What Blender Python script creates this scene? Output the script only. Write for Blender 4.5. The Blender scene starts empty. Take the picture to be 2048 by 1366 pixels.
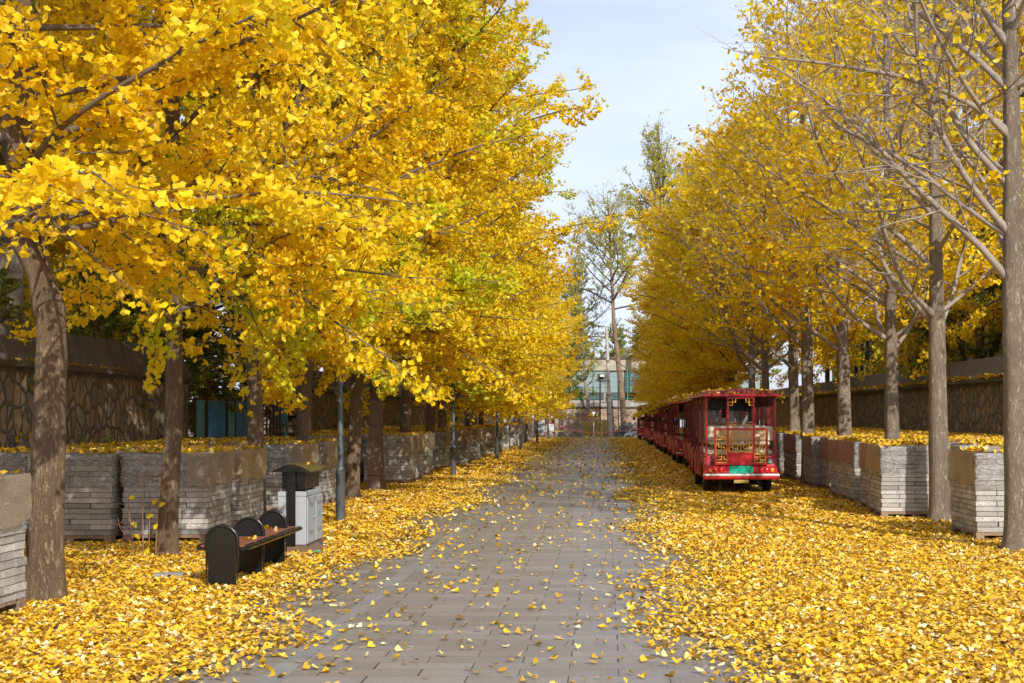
import bpy, math, random
import numpy as np
from mathutils import Vector
R = math.radians
PI = math.pi
scene = bpy.context.scene
col = scene.collection
H = 1.55

# ------------------------------------------------------------ camera
cam = bpy.data.cameras.new('camera'); camo = bpy.data.objects.new('camera', cam); col.objects.link(camo)
camo.location = (0, 0, H); camo.rotation_euler = (R(90), 0, 0)
cam.sensor_width = 36; cam.lens = 2500 / 2048 * 36
cam.shift_x = -186 / 2048; cam.shift_y = 147 / 2048
cam.clip_start = 0.1; cam.clip_end = 2000
scene.camera = camo
scene.render.resolution_x = 1024; scene.render.resolution_y = 683

# ------------------------------------------------------------ world and sun
SUN = Vector((0.37, -0.76, 0.57)).normalized()
world = bpy.data.worlds.new('World'); scene.world = world; world.use_nodes = True
wn = world.node_tree.nodes; wl = world.node_tree.links; wn.clear()
sky = wn.new('ShaderNodeTexSky'); sky.sky_type = 'NISHITA'; sky.sun_disc = False
sky.sun_elevation = math.asin(SUN.z); sky.sun_rotation = math.atan2(SUN.x, SUN.y)
sky.air_density = 1.0; sky.dust_density = 2.0; sky.ozone_density = 1.5
veil = wn.new('ShaderNodeMix'); veil.data_type = 'RGBA'; veil.inputs[7].default_value = (8.6, 9.5, 11.9, 1)
wtc = wn.new('ShaderNodeTexCoord'); wmap = wn.new('ShaderNodeMapping'); wmap.inputs['Scale'].default_value = (1.5, 1.5, 7)
wno = wn.new('ShaderNodeTexNoise'); wno.inputs['Scale'].default_value = 2.2; wno.inputs['Detail'].default_value = 5
wr = wn.new('ShaderNodeMapRange'); wr.inputs['From Min'].default_value = 0.3; wr.inputs['From Max'].default_value = 0.75
wr.inputs['To Min'].default_value = 0.52; wr.inputs['To Max'].default_value = 0.82
bg = wn.new('ShaderNodeBackground'); bg.inputs['Strength'].default_value = 0.088
wo = wn.new('ShaderNodeOutputWorld')
wl.new(wtc.outputs['Generated'], wmap.inputs['Vector']); wl.new(wmap.outputs[0], wno.inputs['Vector'])
wl.new(wno.outputs['Fac'], wr.inputs['Value']); wl.new(wr.outputs[0], veil.inputs[0])
wl.new(sky.outputs[0], veil.inputs[6]); wl.new(veil.outputs[2], bg.inputs['Color']); wl.new(bg.outputs[0], wo.inputs['Surface'])
sl = bpy.data.lights.new('sun', 'SUN'); sl.energy = 3.75; sl.angle = R(0.53); sl.color = (1.0, 0.93, 0.82)
so = bpy.data.objects.new('sun', sl); col.objects.link(so); so.location = (20, -20, 30)
so.rotation_euler = (-SUN).to_track_quat('-Z', 'Y').to_euler()
vs = scene.view_settings; vs.view_transform = 'Standard'; vs.look = 'None'; vs.exposure = 0.46; vs.gamma = 1.0; vs.use_curve_mapping = False
scene.cycles.max_bounces = 8; scene.cycles.transparent_max_bounces = 12; scene.cycles.diffuse_bounces = 4
scene.cycles.transmission_bounces = 4
scene.cycles.caustics_reflective = False; scene.cycles.caustics_refractive = False

# ------------------------------------------------------------ materials
class N:
    """small node-graph helper"""
    def __init__(s, name):
        s.m = bpy.data.materials.new(name); s.m.use_nodes = True
        s.t = s.m.node_tree; s.t.nodes.clear()
        s.out = s.n('ShaderNodeOutputMaterial'); s.b = s.n('ShaderNodeBsdfPrincipled')
        s.l(s.b.outputs[0], s.out.inputs['Surface'])
    def n(s, typ, **kw):
        x = s.t.nodes.new(typ)
        for k, v in kw.items(): setattr(x, k, v)
        return x
    def l(s, a, b): s.t.links.new(a, b)
    def set(s, node, **kw):
        for k, v in kw.items():
            node.inputs[k.replace('_', ' ')].default_value = v
        return node
    def coord(s, scale=(1, 1, 1), kind='Object', rot=(0, 0, 0)):
        tc = s.n('ShaderNodeTexCoord'); mp = s.n('ShaderNodeMapping'); mp.inputs['Scale'].default_value = scale
        mp.inputs['Rotation'].default_value = rot
        s.l(tc.outputs[kind], mp.inputs['Vector']); return mp.outputs[0]
    def world(s, scale=(1, 1, 1), rot=(0, 0, 0)):
        g = s.n('ShaderNodeNewGeometry'); mp = s.n('ShaderNodeMapping'); mp.inputs['Scale'].default_value = scale
        mp.inputs['Rotation'].default_value = rot
        s.l(g.outputs['Position'], mp.inputs['Vector']); return mp.outputs[0]
    def noise(s, vec, scale, detail=4, rough=0.55, dist=0):
        x = s.n('ShaderNodeTexNoise'); x.inputs['Scale'].default_value = scale; x.inputs['Detail'].default_value = detail
        x.inputs['Roughness'].default_value = rough; x.inputs['Distortion'].default_value = dist
        s.l(vec, x.inputs['Vector']); return x
    def ramp(s, fac, stops, interp='LINEAR'):
        r = s.n('ShaderNodeValToRGB'); r.color_ramp.interpolation = interp
        e = r.color_ramp.elements
        while len(e) < len(stops): e.new(0.5)
        for i, (p, c) in enumerate(stops):
            e[i].position = p; e[i].color = (c[0], c[1], c[2], 1) if hasattr(c, '__len__') else (c, c, c, 1)
        s.l(fac, r.inputs[0]); return r.outputs[0]
    def mix(s, fac, a, b, mode='MIX'):
        x = s.n('ShaderNodeMix'); x.data_type = 'RGBA'; x.blend_type = mode
        for v, i in ((fac, 0), (a, 6), (b, 7)):
            if hasattr(v, 'links'): s.l(v, x.inputs[i])
            elif i == 0: x.inputs[i].default_value = v
            else: x.inputs[i].default_value = (v[0], v[1], v[2], 1)
        return x.outputs[2]
    def math(s, op, a, b=0.0, c=0.0):
        x = s.n('ShaderNodeMath'); x.operation = op
        for i, v in enumerate((a, b, c)):
            if hasattr(v, 'links'): s.l(v, x.inputs[i])
            else: x.inputs[i].default_value = v
        return x.outputs[0]
    def bump(s, height, strength=0.3, dist=0.02):
        b = s.n('ShaderNodeBump'); b.inputs['Strength'].default_value = strength; b.inputs['Distance'].default_value = dist
        s.l(height, b.inputs['Height']); s.l(b.outputs[0], s.b.inputs['Normal']); return b
    def color(s, c):
        if hasattr(c, 'links'): s.l(c, s.b.inputs['Base Color'])
        else: s.b.inputs['Base Color'].default_value = (c[0], c[1], c[2], 1)

def paint(name, c, rough=0.45, var=0.12, metal=0.0, coat=0.0, scale=6, bump=0.05):
    m = N(name); v = m.coord()
    n1 = m.noise(v, scale, 6, 0.65)
    k = m.ramp(n1.outputs['Fac'], [(0.3, 1 - var), (0.7, 1.0)])
    m.color(m.mix(1.0, c, k, 'MULTIPLY'))
    m.b.inputs['Roughness'].default_value = rough; m.b.inputs['Metallic'].default_value = metal
    m.b.inputs['Coat Weight'].default_value = coat; m.b.inputs['Coat Roughness'].default_value = 0.12
    n2 = m.noise(v, scale * 12, 4)
    m.l(m.ramp(n1.outputs['Fac'], [(0.3, min(1, rough * 1.35)), (0.7, rough * 0.85)]), m.b.inputs['Roughness'])
    m.bump(n2.outputs['Fac'], bump, 0.01)
    return m.m

def leaf_mat(name, stops, trans=0.42, green=None, gscale=0.55, gmin=0.56, gmax=0.7, rough=0.5):
    m = N(name)
    at = m.n('ShaderNodeAttribute', attribute_name='tint')
    c = m.ramp(at.outputs['Fac'], stops)
    if green:
        w = m.world(); n1 = m.noise(w, gscale, 3)
        mask = m.ramp(n1.outputs['Fac'], [(gmin, 0), (gmax, 1)])
        mk = m.math('MULTIPLY', mask, m.math('MULTIPLY_ADD', at.outputs['Fac'], 0.7, 0.35))
        c = m.mix(mk, c, green)
    m.color(c); m.b.inputs['Roughness'].default_value = rough
    m.b.inputs['Specular IOR Level'].default_value = 0.35
    tr = m.n('ShaderNodeBsdfTranslucent'); m.l(c, tr.inputs['Color'])
    mx = m.n('ShaderNodeMixShader'); mx.inputs[0].default_value = trans
    m.l(m.b.outputs[0], mx.inputs[1]); m.l(tr.outputs[0], mx.inputs[2]); m.l(mx.outputs[0], m.out.inputs['Surface'])
    return m.m

def bark_mat(name, dark, light, vs=1.0):
    m = N(name)
    v = m.coord((1, 1, 0.22)); v2 = m.coord((1, 1, 1))
    n1 = m.noise(v, 34 * vs, 7, 0.75, 1.6)
    n3 = m.noise(v2, 3.0, 4)
    vo = m.n('ShaderNodeTexVoronoi'); vo.feature = 'DISTANCE_TO_EDGE'; vo.inputs['Scale'].default_value = 27 * vs
    dv = m.n('ShaderNodeVectorMath'); dv.operation = 'MULTIPLY_ADD'
    m.l(n1.outputs['Color'], dv.inputs[0]); dv.inputs[1].default_value = (0.16, 0.16, 0.16); m.l(v, dv.inputs[2])
    m.l(dv.outputs[0], vo.inputs['Vector'])
    crack = m.ramp(vo.outputs['Distance'], [(0.0, 0.0), (0.22, 1.0)])
    c = m.mix(m.ramp(n1.outputs['Fac'], [(0.3, 0), (0.7, 1)]), dark, light)
    c = m.mix(m.ramp(n3.outputs['Fac'], [(0.35, 0.0), (0.75, 0.45)]), c, (light[0] * 1.15, light[1] * 1.12, light[2] * 1.1))
    c = m.mix(m.math('MULTIPLY_ADD', crack, -0.38, 0.38), c, (dark[0] * 0.35, dark[1] * 0.33, dark[2] * 0.32))
    n5 = m.noise(m.coord((1, 1, 0.6)), 1.7, 5, 0.7, 0.5); c = m.mix(m.ramp(n5.outputs['Fac'], [(0.5, 0.0), (0.72, 0.6)]), c, (dark[0] * 0.62, dark[1] * 0.62, dark[2] * 0.60))
    m.color(c); m.b.inputs['Roughness'].default_value = 0.9; m.b.inputs['Specular IOR Level'].default_value = 0.2
    h = m.math('ADD', m.math('MULTIPLY', crack, 0.45), m.math('MULTIPLY', n1.outputs['Fac'], 1.1))
    m.bump(h, 1.0, 0.028)
    return m.m

YEL = [(0.0, (0.54, 0.30, 0.012)), (0.2, (0.82, 0.54, 0.010)), (0.55, (0.93, 0.69, 0.012)), (0.85, (0.95, 0.78, 0.03)), (1.0, (0.95, 0.84, 0.13))]
M = {}
M['leaf'] = leaf_mat('ginkgo_leaf_yellow', YEL, 0.52, green=(0.50, 0.64, 0.03), gscale=0.42, gmin=0.50, gmax=0.66)
M['leaf_far'] = leaf_mat('ginkgo_leaf_gold', YEL, 0.52, green=(0.62, 0.62, 0.03), gscale=0.4, gmin=0.55, gmax=0.75)
M['fallen'] = leaf_mat('fallen_leaf', [(0.0, (0.20, 0.11, 0.035)), (0.15, (0.46, 0.26, 0.03)), (0.4, (0.74, 0.44, 0.02)), (0.68, (0.83, 0.55, 0.03)), (0.85, (0.80, 0.59, 0.13)), (1.0, (0.90, 0.78, 0.46))], 0.2, rough=0.75)
M['poplar'] = leaf_mat('poplar_leaf', [(0.0, (0.24, 0.24, 0.04)), (0.5, (0.46, 0.44, 0.07)), (0.8, (0.66, 0.52, 0.07)), (1.0, (0.75, 0.55, 0.05))], 0.5)
M['green'] = leaf_mat('green_leaf', [(0.0, (0.10, 0.14, 0.03)), (0.45, (0.24, 0.30, 0.06)), (0.75, (0.46, 0.44, 0.07)), (1.0, (0.75, 0.60, 0.06))], 0.45)
M['bark'] = bark_mat('bark_brown', (0.20, 0.135, 0.085), (0.45, 0.325, 0.215))
M['bark_grey'] = bark_mat('bark_grey', (0.29, 0.235, 0.175), (0.50, 0.42, 0.325), 0.9)
M['bark_pale'] = bark_mat('bark_pale', (0.26, 0.22, 0.18), (0.52, 0.46, 0.39), 1.0)
M['twig'] = paint('twig_bark', (0.33, 0.275, 0.235), 0.85, 0.35, scale=9, bump=0.4)
M['stem'] = paint('sapling_stem', (0.30, 0.17, 0.09), 0.8, 0.3, scale=12, bump=0.2)
M['twig_dark'] = paint('twig_dark', (0.16, 0.12, 0.09), 0.85, 0.35, scale=9, bump=0.4)

def road_mat():
    m = N('paving_slabs')
    g = m.n('ShaderNodeNewGeometry'); sep = m.n('ShaderNodeSeparateXYZ'); m.l(g.outputs['Position'], sep.inputs[0])
    row = m.math('DIVIDE', sep.outputs[1], 0.2); rid = m.math('FLOOR', row); rf = m.math('FRACT', row)
    off = m.math('MULTIPLY', m.math('MODULO', m.math('ABSOLUTE', rid), 2.0), 0.5)
    u = m.math('ADD', m.math('DIVIDE', m.math('ADD', sep.outputs[0], 30.07), 0.597), off); uid = m.math('FLOOR', u); uf = m.math('FRACT', u)
    jr = m.math('ADD', m.math('LESS_THAN', rf, 0.022), m.math('GREATER_THAN', rf, 0.985))
    cmb0 = m.n('ShaderNodeCombineXYZ'); m.l(uid, cmb0.inputs[0]); m.l(rid, cmb0.inputs[1])
    wnz = m.n('ShaderNodeTexWhiteNoise'); m.l(cmb0.outputs[0], wnz.inputs['Vector'])
    wid = m.math('MULTIPLY_ADD', wnz.outputs['Value'], 0.014, 0.008)
    ju = m.math('LESS_THAN', uf, wid)
    joint = m.math('MINIMUM', m.math('ADD', m.math('MULTIPLY', jr, 0.55), ju), 1.0)
    w = m.world(); n1 = m.noise(w, 1.2, 5); n2 = m.noise(w, 60, 3); n3 = m.noise(w, 0.35, 3)
    base = m.ramp(wnz.outputs['Value'], [(0, (0.165, 0.152, 0.138)), (0.5, (0.21, 0.197, 0.183)), (1, (0.26, 0.248, 0.236))])
    base = m.mix(m.ramp(n1.outputs['Fac'], [(0.35, 0.0), (0.7, 0.4)]), base, (0.23, 0.20, 0.178))
    base = m.mix(m.ramp(n3.outputs['Fac'], [(0.4, 0.0), (0.65, 0.35)]), base, (0.20, 0.19, 0.185))
    n4 = m.noise(w, 3.3, 6, 0.7, 0.6); base = m.mix(m.ramp(n4.outputs['Fac'], [(0.52, 0.0), (0.68, 0.45)]), base, (0.15, 0.13, 0.115))
    base = m.mix(m.ramp(n2.outputs['Fac'], [(0.35, 0.35), (0.6, 0.0)]), base, (0.16, 0.14, 0.125))
    m.color(m.mix(joint, base, (0.045, 0.035, 0.028)))
    m.l(m.ramp(n1.outputs['Fac'], [(0.3, 0.36), (0.7, 0.56)]), m.b.inputs['Roughness'])
    h = m.math('ADD', m.math('MULTIPLY', joint, -1.0), m.math('MULTIPLY', n2.outputs['Fac'], 0.12))
    h = m.math('ADD', h, m.math('MULTIPLY', wnz.outputs['Value'], 0.2))
    m.bump(h, 0.5, 0.006)
    return m.m
M['road'] = road_mat()

def litter_mat():
    m = N('leaf_litter_base'); w = m.world()
    vo = m.n('ShaderNodeTexVoronoi'); vo.inputs['Scale'].default_value = 24; m.l(w, vo.inputs['Vector'])
    s = m.n('ShaderNodeSeparateColor'); m.l(vo.outputs['Color'], s.inputs[0])
    n1 = m.noise(w, 2.0, 4)
    c = m.ramp(s.outputs[0], [(0, (0.20, 0.11, 0.03)), (0.3, (0.55, 0.30, 0.03)), (0.6, (0.85, 0.52, 0.03)), (1, (0.92, 0.68, 0.10))])
    c = m.mix(m.ramp(n1.outputs['Fac'], [(0.4, 0.0), (0.75, 0.5)]), c, (0.35, 0.21, 0.06))
    m.color(c); m.b.inputs['Roughness'].default_value = 0.7
    m.bump(s.outputs[1], 0.9, 0.02); return m.m
M['litter'] = litter_mat()

def soil_mat():
    m = N('soil'); w = m.world(); n1 = m.noise(w, 1.5, 6); n2 = m.noise(w, 25, 4)
    c = m.ramp(n1.outputs['Fac'], [(0.3, (0.09, 0.065, 0.045)), (0.7, (0.19, 0.145, 0.10))])
    m.color(m.mix(m.ramp(n2.outputs['Fac'], [(0.4, 0), (0.7, 0.5)]), c, (0.28, 0.2, 0.1)))
    m.b.inputs['Roughness'].default_value = 0.95; m.bump(n2.outputs['Fac'], 0.6, 0.02); return m.m
M['soil'] = soil_mat()

def stone_wall_mat(name, sc, cols, mortar, mw=0.05, raised=False, dist=0.3):
    m = N(name); v = m.coord(sc)
    n0 = m.noise(v, 1.3, 2)
    dv = m.n('ShaderNodeVectorMath'); dv.operation = 'MULTIPLY_ADD'
    m.l(n0.outputs['Color'], dv.inputs[0]); dv.inputs[1].default_value = (dist, dist, dist); m.l(v, dv.inputs[2])
    vo = m.n('ShaderNodeTexVoronoi'); vo.inputs['Scale'].default_value = 1.0; m.l(dv.outputs[0], vo.inputs['Vector'])
    ve = m.n('ShaderNodeTexVoronoi'); ve.feature = 'DISTANCE_TO_EDGE'; ve.inputs['Scale'].default_value = 1.0; m.l(dv.outputs[0], ve.inputs['Vector'])
    s = m.n('ShaderNodeSeparateColor'); m.l(vo.outputs['Color'], s.inputs[0])
    c = m.ramp(s.outputs[0], cols)
    n1 = m.noise(m.coord(), 9, 6, 0.7)
    c = m.mix(m.ramp(n1.outputs['Fac'], [(0.3, 0.0), (0.75, 0.6)]), c, tuple(x * 0.5 for x in cols[0][1]))
    edge = m.ramp(ve.outputs['Distance'], [(mw * 0.6, 0), (mw * 1.4, 1)])
    n2 = m.noise(m.coord(), 30, 4)
    mo = m.mix(n2.outputs['Fac'], tuple(x * 0.6 for x in mortar), tuple(x * 1.4 for x in mortar))
    m.color(m.mix(edge, mo, c)); m.b.inputs['Roughness'].default_value = 0.9
    hgt = m.math('MULTIPLY', edge, -0.8 if raised else 1.0)
    h = m.math('ADD', hgt, m.math('MULTIPLY', n1.outputs['Fac'], 0.5))
    h = m.math('ADD', h, m.math('MULTIPLY', s.outputs[1], 0.3))
    m.bump(h, 1.0, 0.05)
    return m.m
M['wall_l'] = stone_wall_mat('rubble_wall_brown', (1, 5.2, 3.5), [(0.05, (0.26, 0.21, 0.16)), (0.3, (0.42, 0.31, 0.20)), (0.55, (0.56, 0.38, 0.22)), (0.75, (0.40, 0.35, 0.28)), (0.95, (0.62, 0.50, 0.34))], (0.15, 0.145, 0.13), 0.07, True, 0.35)
M['wall_r'] = stone_wall_mat('rubble_wall_dark', (1, 4.2, 3.2), [(0.1, (0.24, 0.20, 0.16)), (0.4, (0.44, 0.33, 0.22)), (0.7, (0.34, 0.29, 0.24)), (0.95, (0.56, 0.44, 0.31))], (0.17, 0.16, 0.145), 0.10, True, 0.4)
M['wall_far'] = stone_wall_mat('rubble_wall_orange', (2.6, 1, 2.9), [(0, (0.26, 0.19, 0.15)), (0.4, (0.50, 0.28, 0.17)), (0.7, (0.40, 0.30, 0.24)), (1, (0.56, 0.38, 0.22))], (0.42, 0.38, 0.33), 0.07, False, 0.5)

def streak_mat(name, a, b, sc, rough=0.85, rot=(0, 0, 0), bump=0.4, bd=0.01):
    m = N(name); v = m.coord(sc, rot=rot); n1 = m.noise(v, 3, 6, 0.7); n2 = m.noise(m.coord(), 2.2, 5)
    c = m.mix(m.ramp(n1.outputs['Fac'], [(0.3, 0), (0.7, 1)]), a, b)
    m.color(m.mix(m.ramp(n2.outputs['Fac'], [(0.4, 0), (0.8, 0.5)]), c, tuple(x * 0.5 for x in a)))
    m.b.inputs['Roughness'].default_value = rough; m.bump(n1.outputs['Fac'], bump, bd); return m.m
M['coping'] = streak_mat('wall_coping', (0.07, 0.06, 0.05), (0.16, 0.14, 0.12), (1, 6, 1.2))
M['coping_r'] = streak_mat('wall_coping_grey', (0.13, 0.115, 0.105), (0.22, 0.195, 0.18), (1, 7, 1.2), rot=(0.7, 0, 0))
M['ledge'] = streak_mat('mossy_ledge', (0.06, 0.055, 0.04), (0.17, 0.15, 0.10), (2, 2, 6))
M['concrete'] = streak_mat('concrete', (0.36, 0.34, 0.31), (0.52, 0.49, 0.44), (2, 2, 1))
M['wood'] = streak_mat('pallet_wood', (0.20, 0.13, 0.085), (0.36, 0.25, 0.17), (1, 1, 12))
M['board'] = streak_mat('weathered_board', (0.15, 0.105, 0.085), (0.27, 0.20, 0.165), (9, 9, 0.8))
M['yellow_board'] = streak_mat('yellow_boards', (0.36, 0.27, 0.07), (0.52, 0.40, 0.12), (1, 1, 14))

def paver_mat():
    m = N('grey_pavers')
    at = m.n('ShaderNodeAttribute', attribute_name='tint'); v = m.coord()
    n1 = m.noise(v, 90, 3, 0.7); n2 = m.noise(v, 5, 5)
    c = m.ramp(at.outputs['Fac'], [(0, (0.28, 0.27, 0.25)), (0.6, (0.46, 0.45, 0.42)), (1, (0.58, 0.565, 0.53))])
    c = m.mix(m.ramp(n1.outputs['Fac'], [(0.5, 0.0), (0.62, 0.7)]), c, (0.12, 0.11, 0.10))
    c = m.mix(m.ramp(n2.outputs['Fac'], [(0.45, 0.0), (0.7, 0.45)]), c, (0.19, 0.165, 0.13))
    m.color(c); m.b.inputs['Roughness'].default_value = 0.9; m.bump(n1.outputs['Fac'], 0.5, 0.004); return m.m
M['paver'] = paver_mat()

def film_mat():
    m = N('stretch_film'); v = m.coord((1.6, 1.6, 5), rot=(0.45, 0.45, 0))
    n1 = m.noise(v, 4, 8, 0.8, 3.0); n2 = m.noise(m.coord(), 4, 4)
    m.color(m.ramp(n1.outputs['Fac'], [(0.36, (0.16, 0.155, 0.15)), (0.47, (0.36, 0.35, 0.34)), (0.58, (0.75, 0.76, 0.77))]))  # silver highlights and dark creases of the wrinkles painted into the film colour
    m.b.inputs['Roughness'].default_value = 0.22; m.b.inputs['Specular IOR Level'].default_value = 0.8
    a = m.ramp(n1.outputs['Fac'], [(0.38, 0.62), (0.52, 0.5), (0.60, 0.95)])
    m.l(m.math('MULTIPLY', a, m.ramp(n2.outputs['Fac'], [(0.3, 0.55), (0.7, 1.0)])), m.b.inputs['Alpha'])
    m.bump(n1.outputs['Fac'], 1.0, 0.03); return m.m
M['film'] = film_mat()
def cover_mat(name, a, b):
    m = N(name); n1 = m.noise(m.coord((3, 3, 22)), 7, 8, 0.85, 1.5); n2 = m.noise(m.coord(), 2.5, 4)
    c = m.mix(m.ramp(n1.outputs['Fac'], [(0.3, 0), (0.7, 1)]), a, b)
    m.color(m.mix(m.ramp(n2.outputs['Fac'], [(0.45, 0), (0.7, 0.6)]), c, tuple(x * 0.65 for x in a)))
    m.b.inputs['Roughness'].default_value = 0.38; m.bump(m.math('ADD', n1.outputs['Fac'], m.math('MULTIPLY', m.noise(m.coord((2, 2, 3)), 2.2, 5, 0.6, 2.5).outputs['Fac'], 1.2)), 0.7, 0.018)
    m.l(m.ramp(n1.outputs['Fac'], [(0.35, 0.35), (0.6, 0.92)]), m.b.inputs['Alpha']); return m.m
M['cover_tan'] = cover_mat('tan_sheet', (0.30, 0.24, 0.18), (0.50, 0.41, 0.30))
M['cover_gold'] = cover_mat('gold_sheet', (0.36, 0.27, 0.15), (0.58, 0.43, 0.24))
M['cover_red'] = cover_mat('red_sheet', (0.36, 0.17, 0.14), (0.52, 0.30, 0.25))

M['red'] = paint('trolley_red', (0.48, 0.003, 0.010), 0.4, 0.15, coat=0.15, scale=3, bump=0.02)
M['red_dark'] = paint('trolley_maroon', (0.26, 0.007, 0.012), 0.45, 0.25, coat=0.1, scale=3, bump=0.02)
M['red_roof'] = paint('roof_maroon', (0.27, 0.035, 0.05), 0.5, 0.35, scale=5, bump=0.05)
M['red_lining'] = paint('ceiling_lining', (0.13, 0.012, 0.014), 0.6, 0.2)
M['gold'] = paint('gold_lattice', (0.75, 0.36, 0.01), 0.4, 0.1, bump=0.01)
M['cream'] = paint('cream_vinyl', (0.74, 0.66, 0.50), 0.5, 0.15, scale=4)
M['rubber'] = paint('rubber', (0.02, 0.02, 0.02), 0.8, 0.3, scale=10, bump=0.3)
M['black'] = paint('black_metal', (0.008, 0.009, 0.009), 0.24, 0.25, coat=0.0, scale=8, bump=0.03)
M['rim'] = paint('wheel_rim', (0.35, 0.35, 0.36), 0.4, 0.2, metal=0.8)
M['strip'] = paint('white_strip', (0.72, 0.70, 0.66), 0.4, 0.1)
M['teal'] = paint('teal_plate', (0.0, 0.36, 0.25), 0.4, 0.06)
M['sticker'] = paint('green_sticker', (0.03, 0.20, 0.12), 0.5, 0.1)
M['white'] = paint('white_paint', (0.8, 0.8, 0.78), 0.5, 0.08)
M['slate'] = paint('lamp_grey_paint', (0.085, 0.10, 0.115), 0.42, 0.2, scale=7, bump=0.05)
M['bin'] = paint('bin_grey_steel', (0.33, 0.37, 0.41), 0.4, 0.1, scale=5, bump=0.02)
M['bin_dark'] = paint('bin_dark_line', (0.10, 0.10, 0.10), 0.6, 0.1)
M['rust'] = paint('rusty_base', (0.20, 0.13, 0.085), 0.85, 0.5, scale=14, bump=0.4)
M['rust_bar'] = paint('rusty_iron', (0.13, 0.06, 0.04), 0.85, 0.5, scale=20, bump=0.3)
M['slat'] = paint('brown_slat', (0.23, 0.085, 0.06), 0.45, 0.3, scale=12, bump=0.1)
M['bronze'] = paint('bin_roof', (0.16, 0.13, 0.05), 0.35, 0.4, metal=0.3, scale=6)
M['blue'] = paint('blue_panel', (0.08, 0.32, 0.60), 0.55, 0.4, scale=5, bump=0.1)
M['blue_teal'] = paint('teal_panel', (0.16, 0.48, 0.56), 0.55, 0.4, scale=5, bump=0.1)
M['ltgrey'] = paint('pale_blue_panel', (0.66, 0.71, 0.74), 0.5, 0.08, scale=2)
M['vent'] = paint('grey_vent', (0.30, 0.36, 0.38), 0.5, 0.1)
M['sign_red'] = paint('sign_red', (0.30, 0.055, 0.04), 0.5, 0.1)
M['orange'] = paint('mirror_orange', (0.85, 0.30, 0.03), 0.4, 0.1)
M['fence_green'] = paint('fence_green', (0.02, 0.30, 0.20), 0.5, 0.1)
M['tape'] = paint('warning_tape', (0.80, 0.22, 0.22), 0.5, 0.05)
M['beige'] = paint('beige_wall', (0.46, 0.40, 0.34), 0.85, 0.2, scale=1.5)
M['rubble'] = paint('grey_rubble', (0.17, 0.18, 0.19), 0.9, 0.5, scale=6, bump=0.4)
M['amber'] = paint('amber_lens', (0.95, 0.30, 0.01), 0.12, 0.1, coat=1.0)
M['lens'] = paint('red_lens', (0.75, 0.01, 0.02), 0.12, 0.1, coat=1.0)
M['navy'] = paint('navy_cloth', (0.03, 0.04, 0.09), 0.8, 0.2)

def glass(name, c, rough=0.04, alpha=0.25):
    m = N(name); n1 = m.noise(m.coord(), 3, 3); m.color(c)
    m.b.inputs['Roughness'].default_value = rough; m.b.inputs['Specular IOR Level'].default_value = 0.9
    m.l(m.ramp(n1.outputs['Fac'], [(0.3, alpha * 0.8), (0.7, alpha * 1.2)]), m.b.inputs['Alpha']); return m.m
M['glass'] = glass('clear_glass', (0.5, 0.55, 0.55))
M['lampglass'] = glass('lamp_glass', (0.75, 0.77, 0.75), 0.3, 0.7)
def mirror_m(name, c, rough):
    m = N(name); m.color(c); m.b.inputs['Metallic'].default_value = 1.0
    n1 = m.noise(m.coord(), 1.2, 3); m.l(m.ramp(n1.outputs['Fac'], [(0.3, rough), (0.7, rough * 2)]), m.b.inputs['Roughness']); return m.m
M['mirror'] = mirror_m('mirror_glass', (0.75, 0.77, 0.76), 0.03)
def facade(name, a, b):
    m = N(name); n1 = m.noise(m.coord(), 0.8, 4); m.color(m.mix(n1.outputs['Fac'], a, b))
    m.b.inputs['Roughness'].default_value = 0.12; m.b.inputs['Specular IOR Level'].default_value = 0.6
    m.b.inputs['Metallic'].default_value = 0.0; m.bump(m.noise(m.coord(), 1.5, 2).outputs['Fac'], 0.12, 0.05); return m.m
M['teal_glass'] = facade('teal_glass', (0.03, 0.16, 0.15), (0.10, 0.28, 0.27))
M['sky_glass'] = facade('grey_glass', (0.22, 0.29, 0.31), (0.32, 0.40, 0.42))
M['sky_reflect_glass'] = facade('sky_reflect_glass', (0.30, 0.42, 0.55), (0.5, 0.6, 0.7))  # sky reflection painted as a pale blue glass colour

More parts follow.
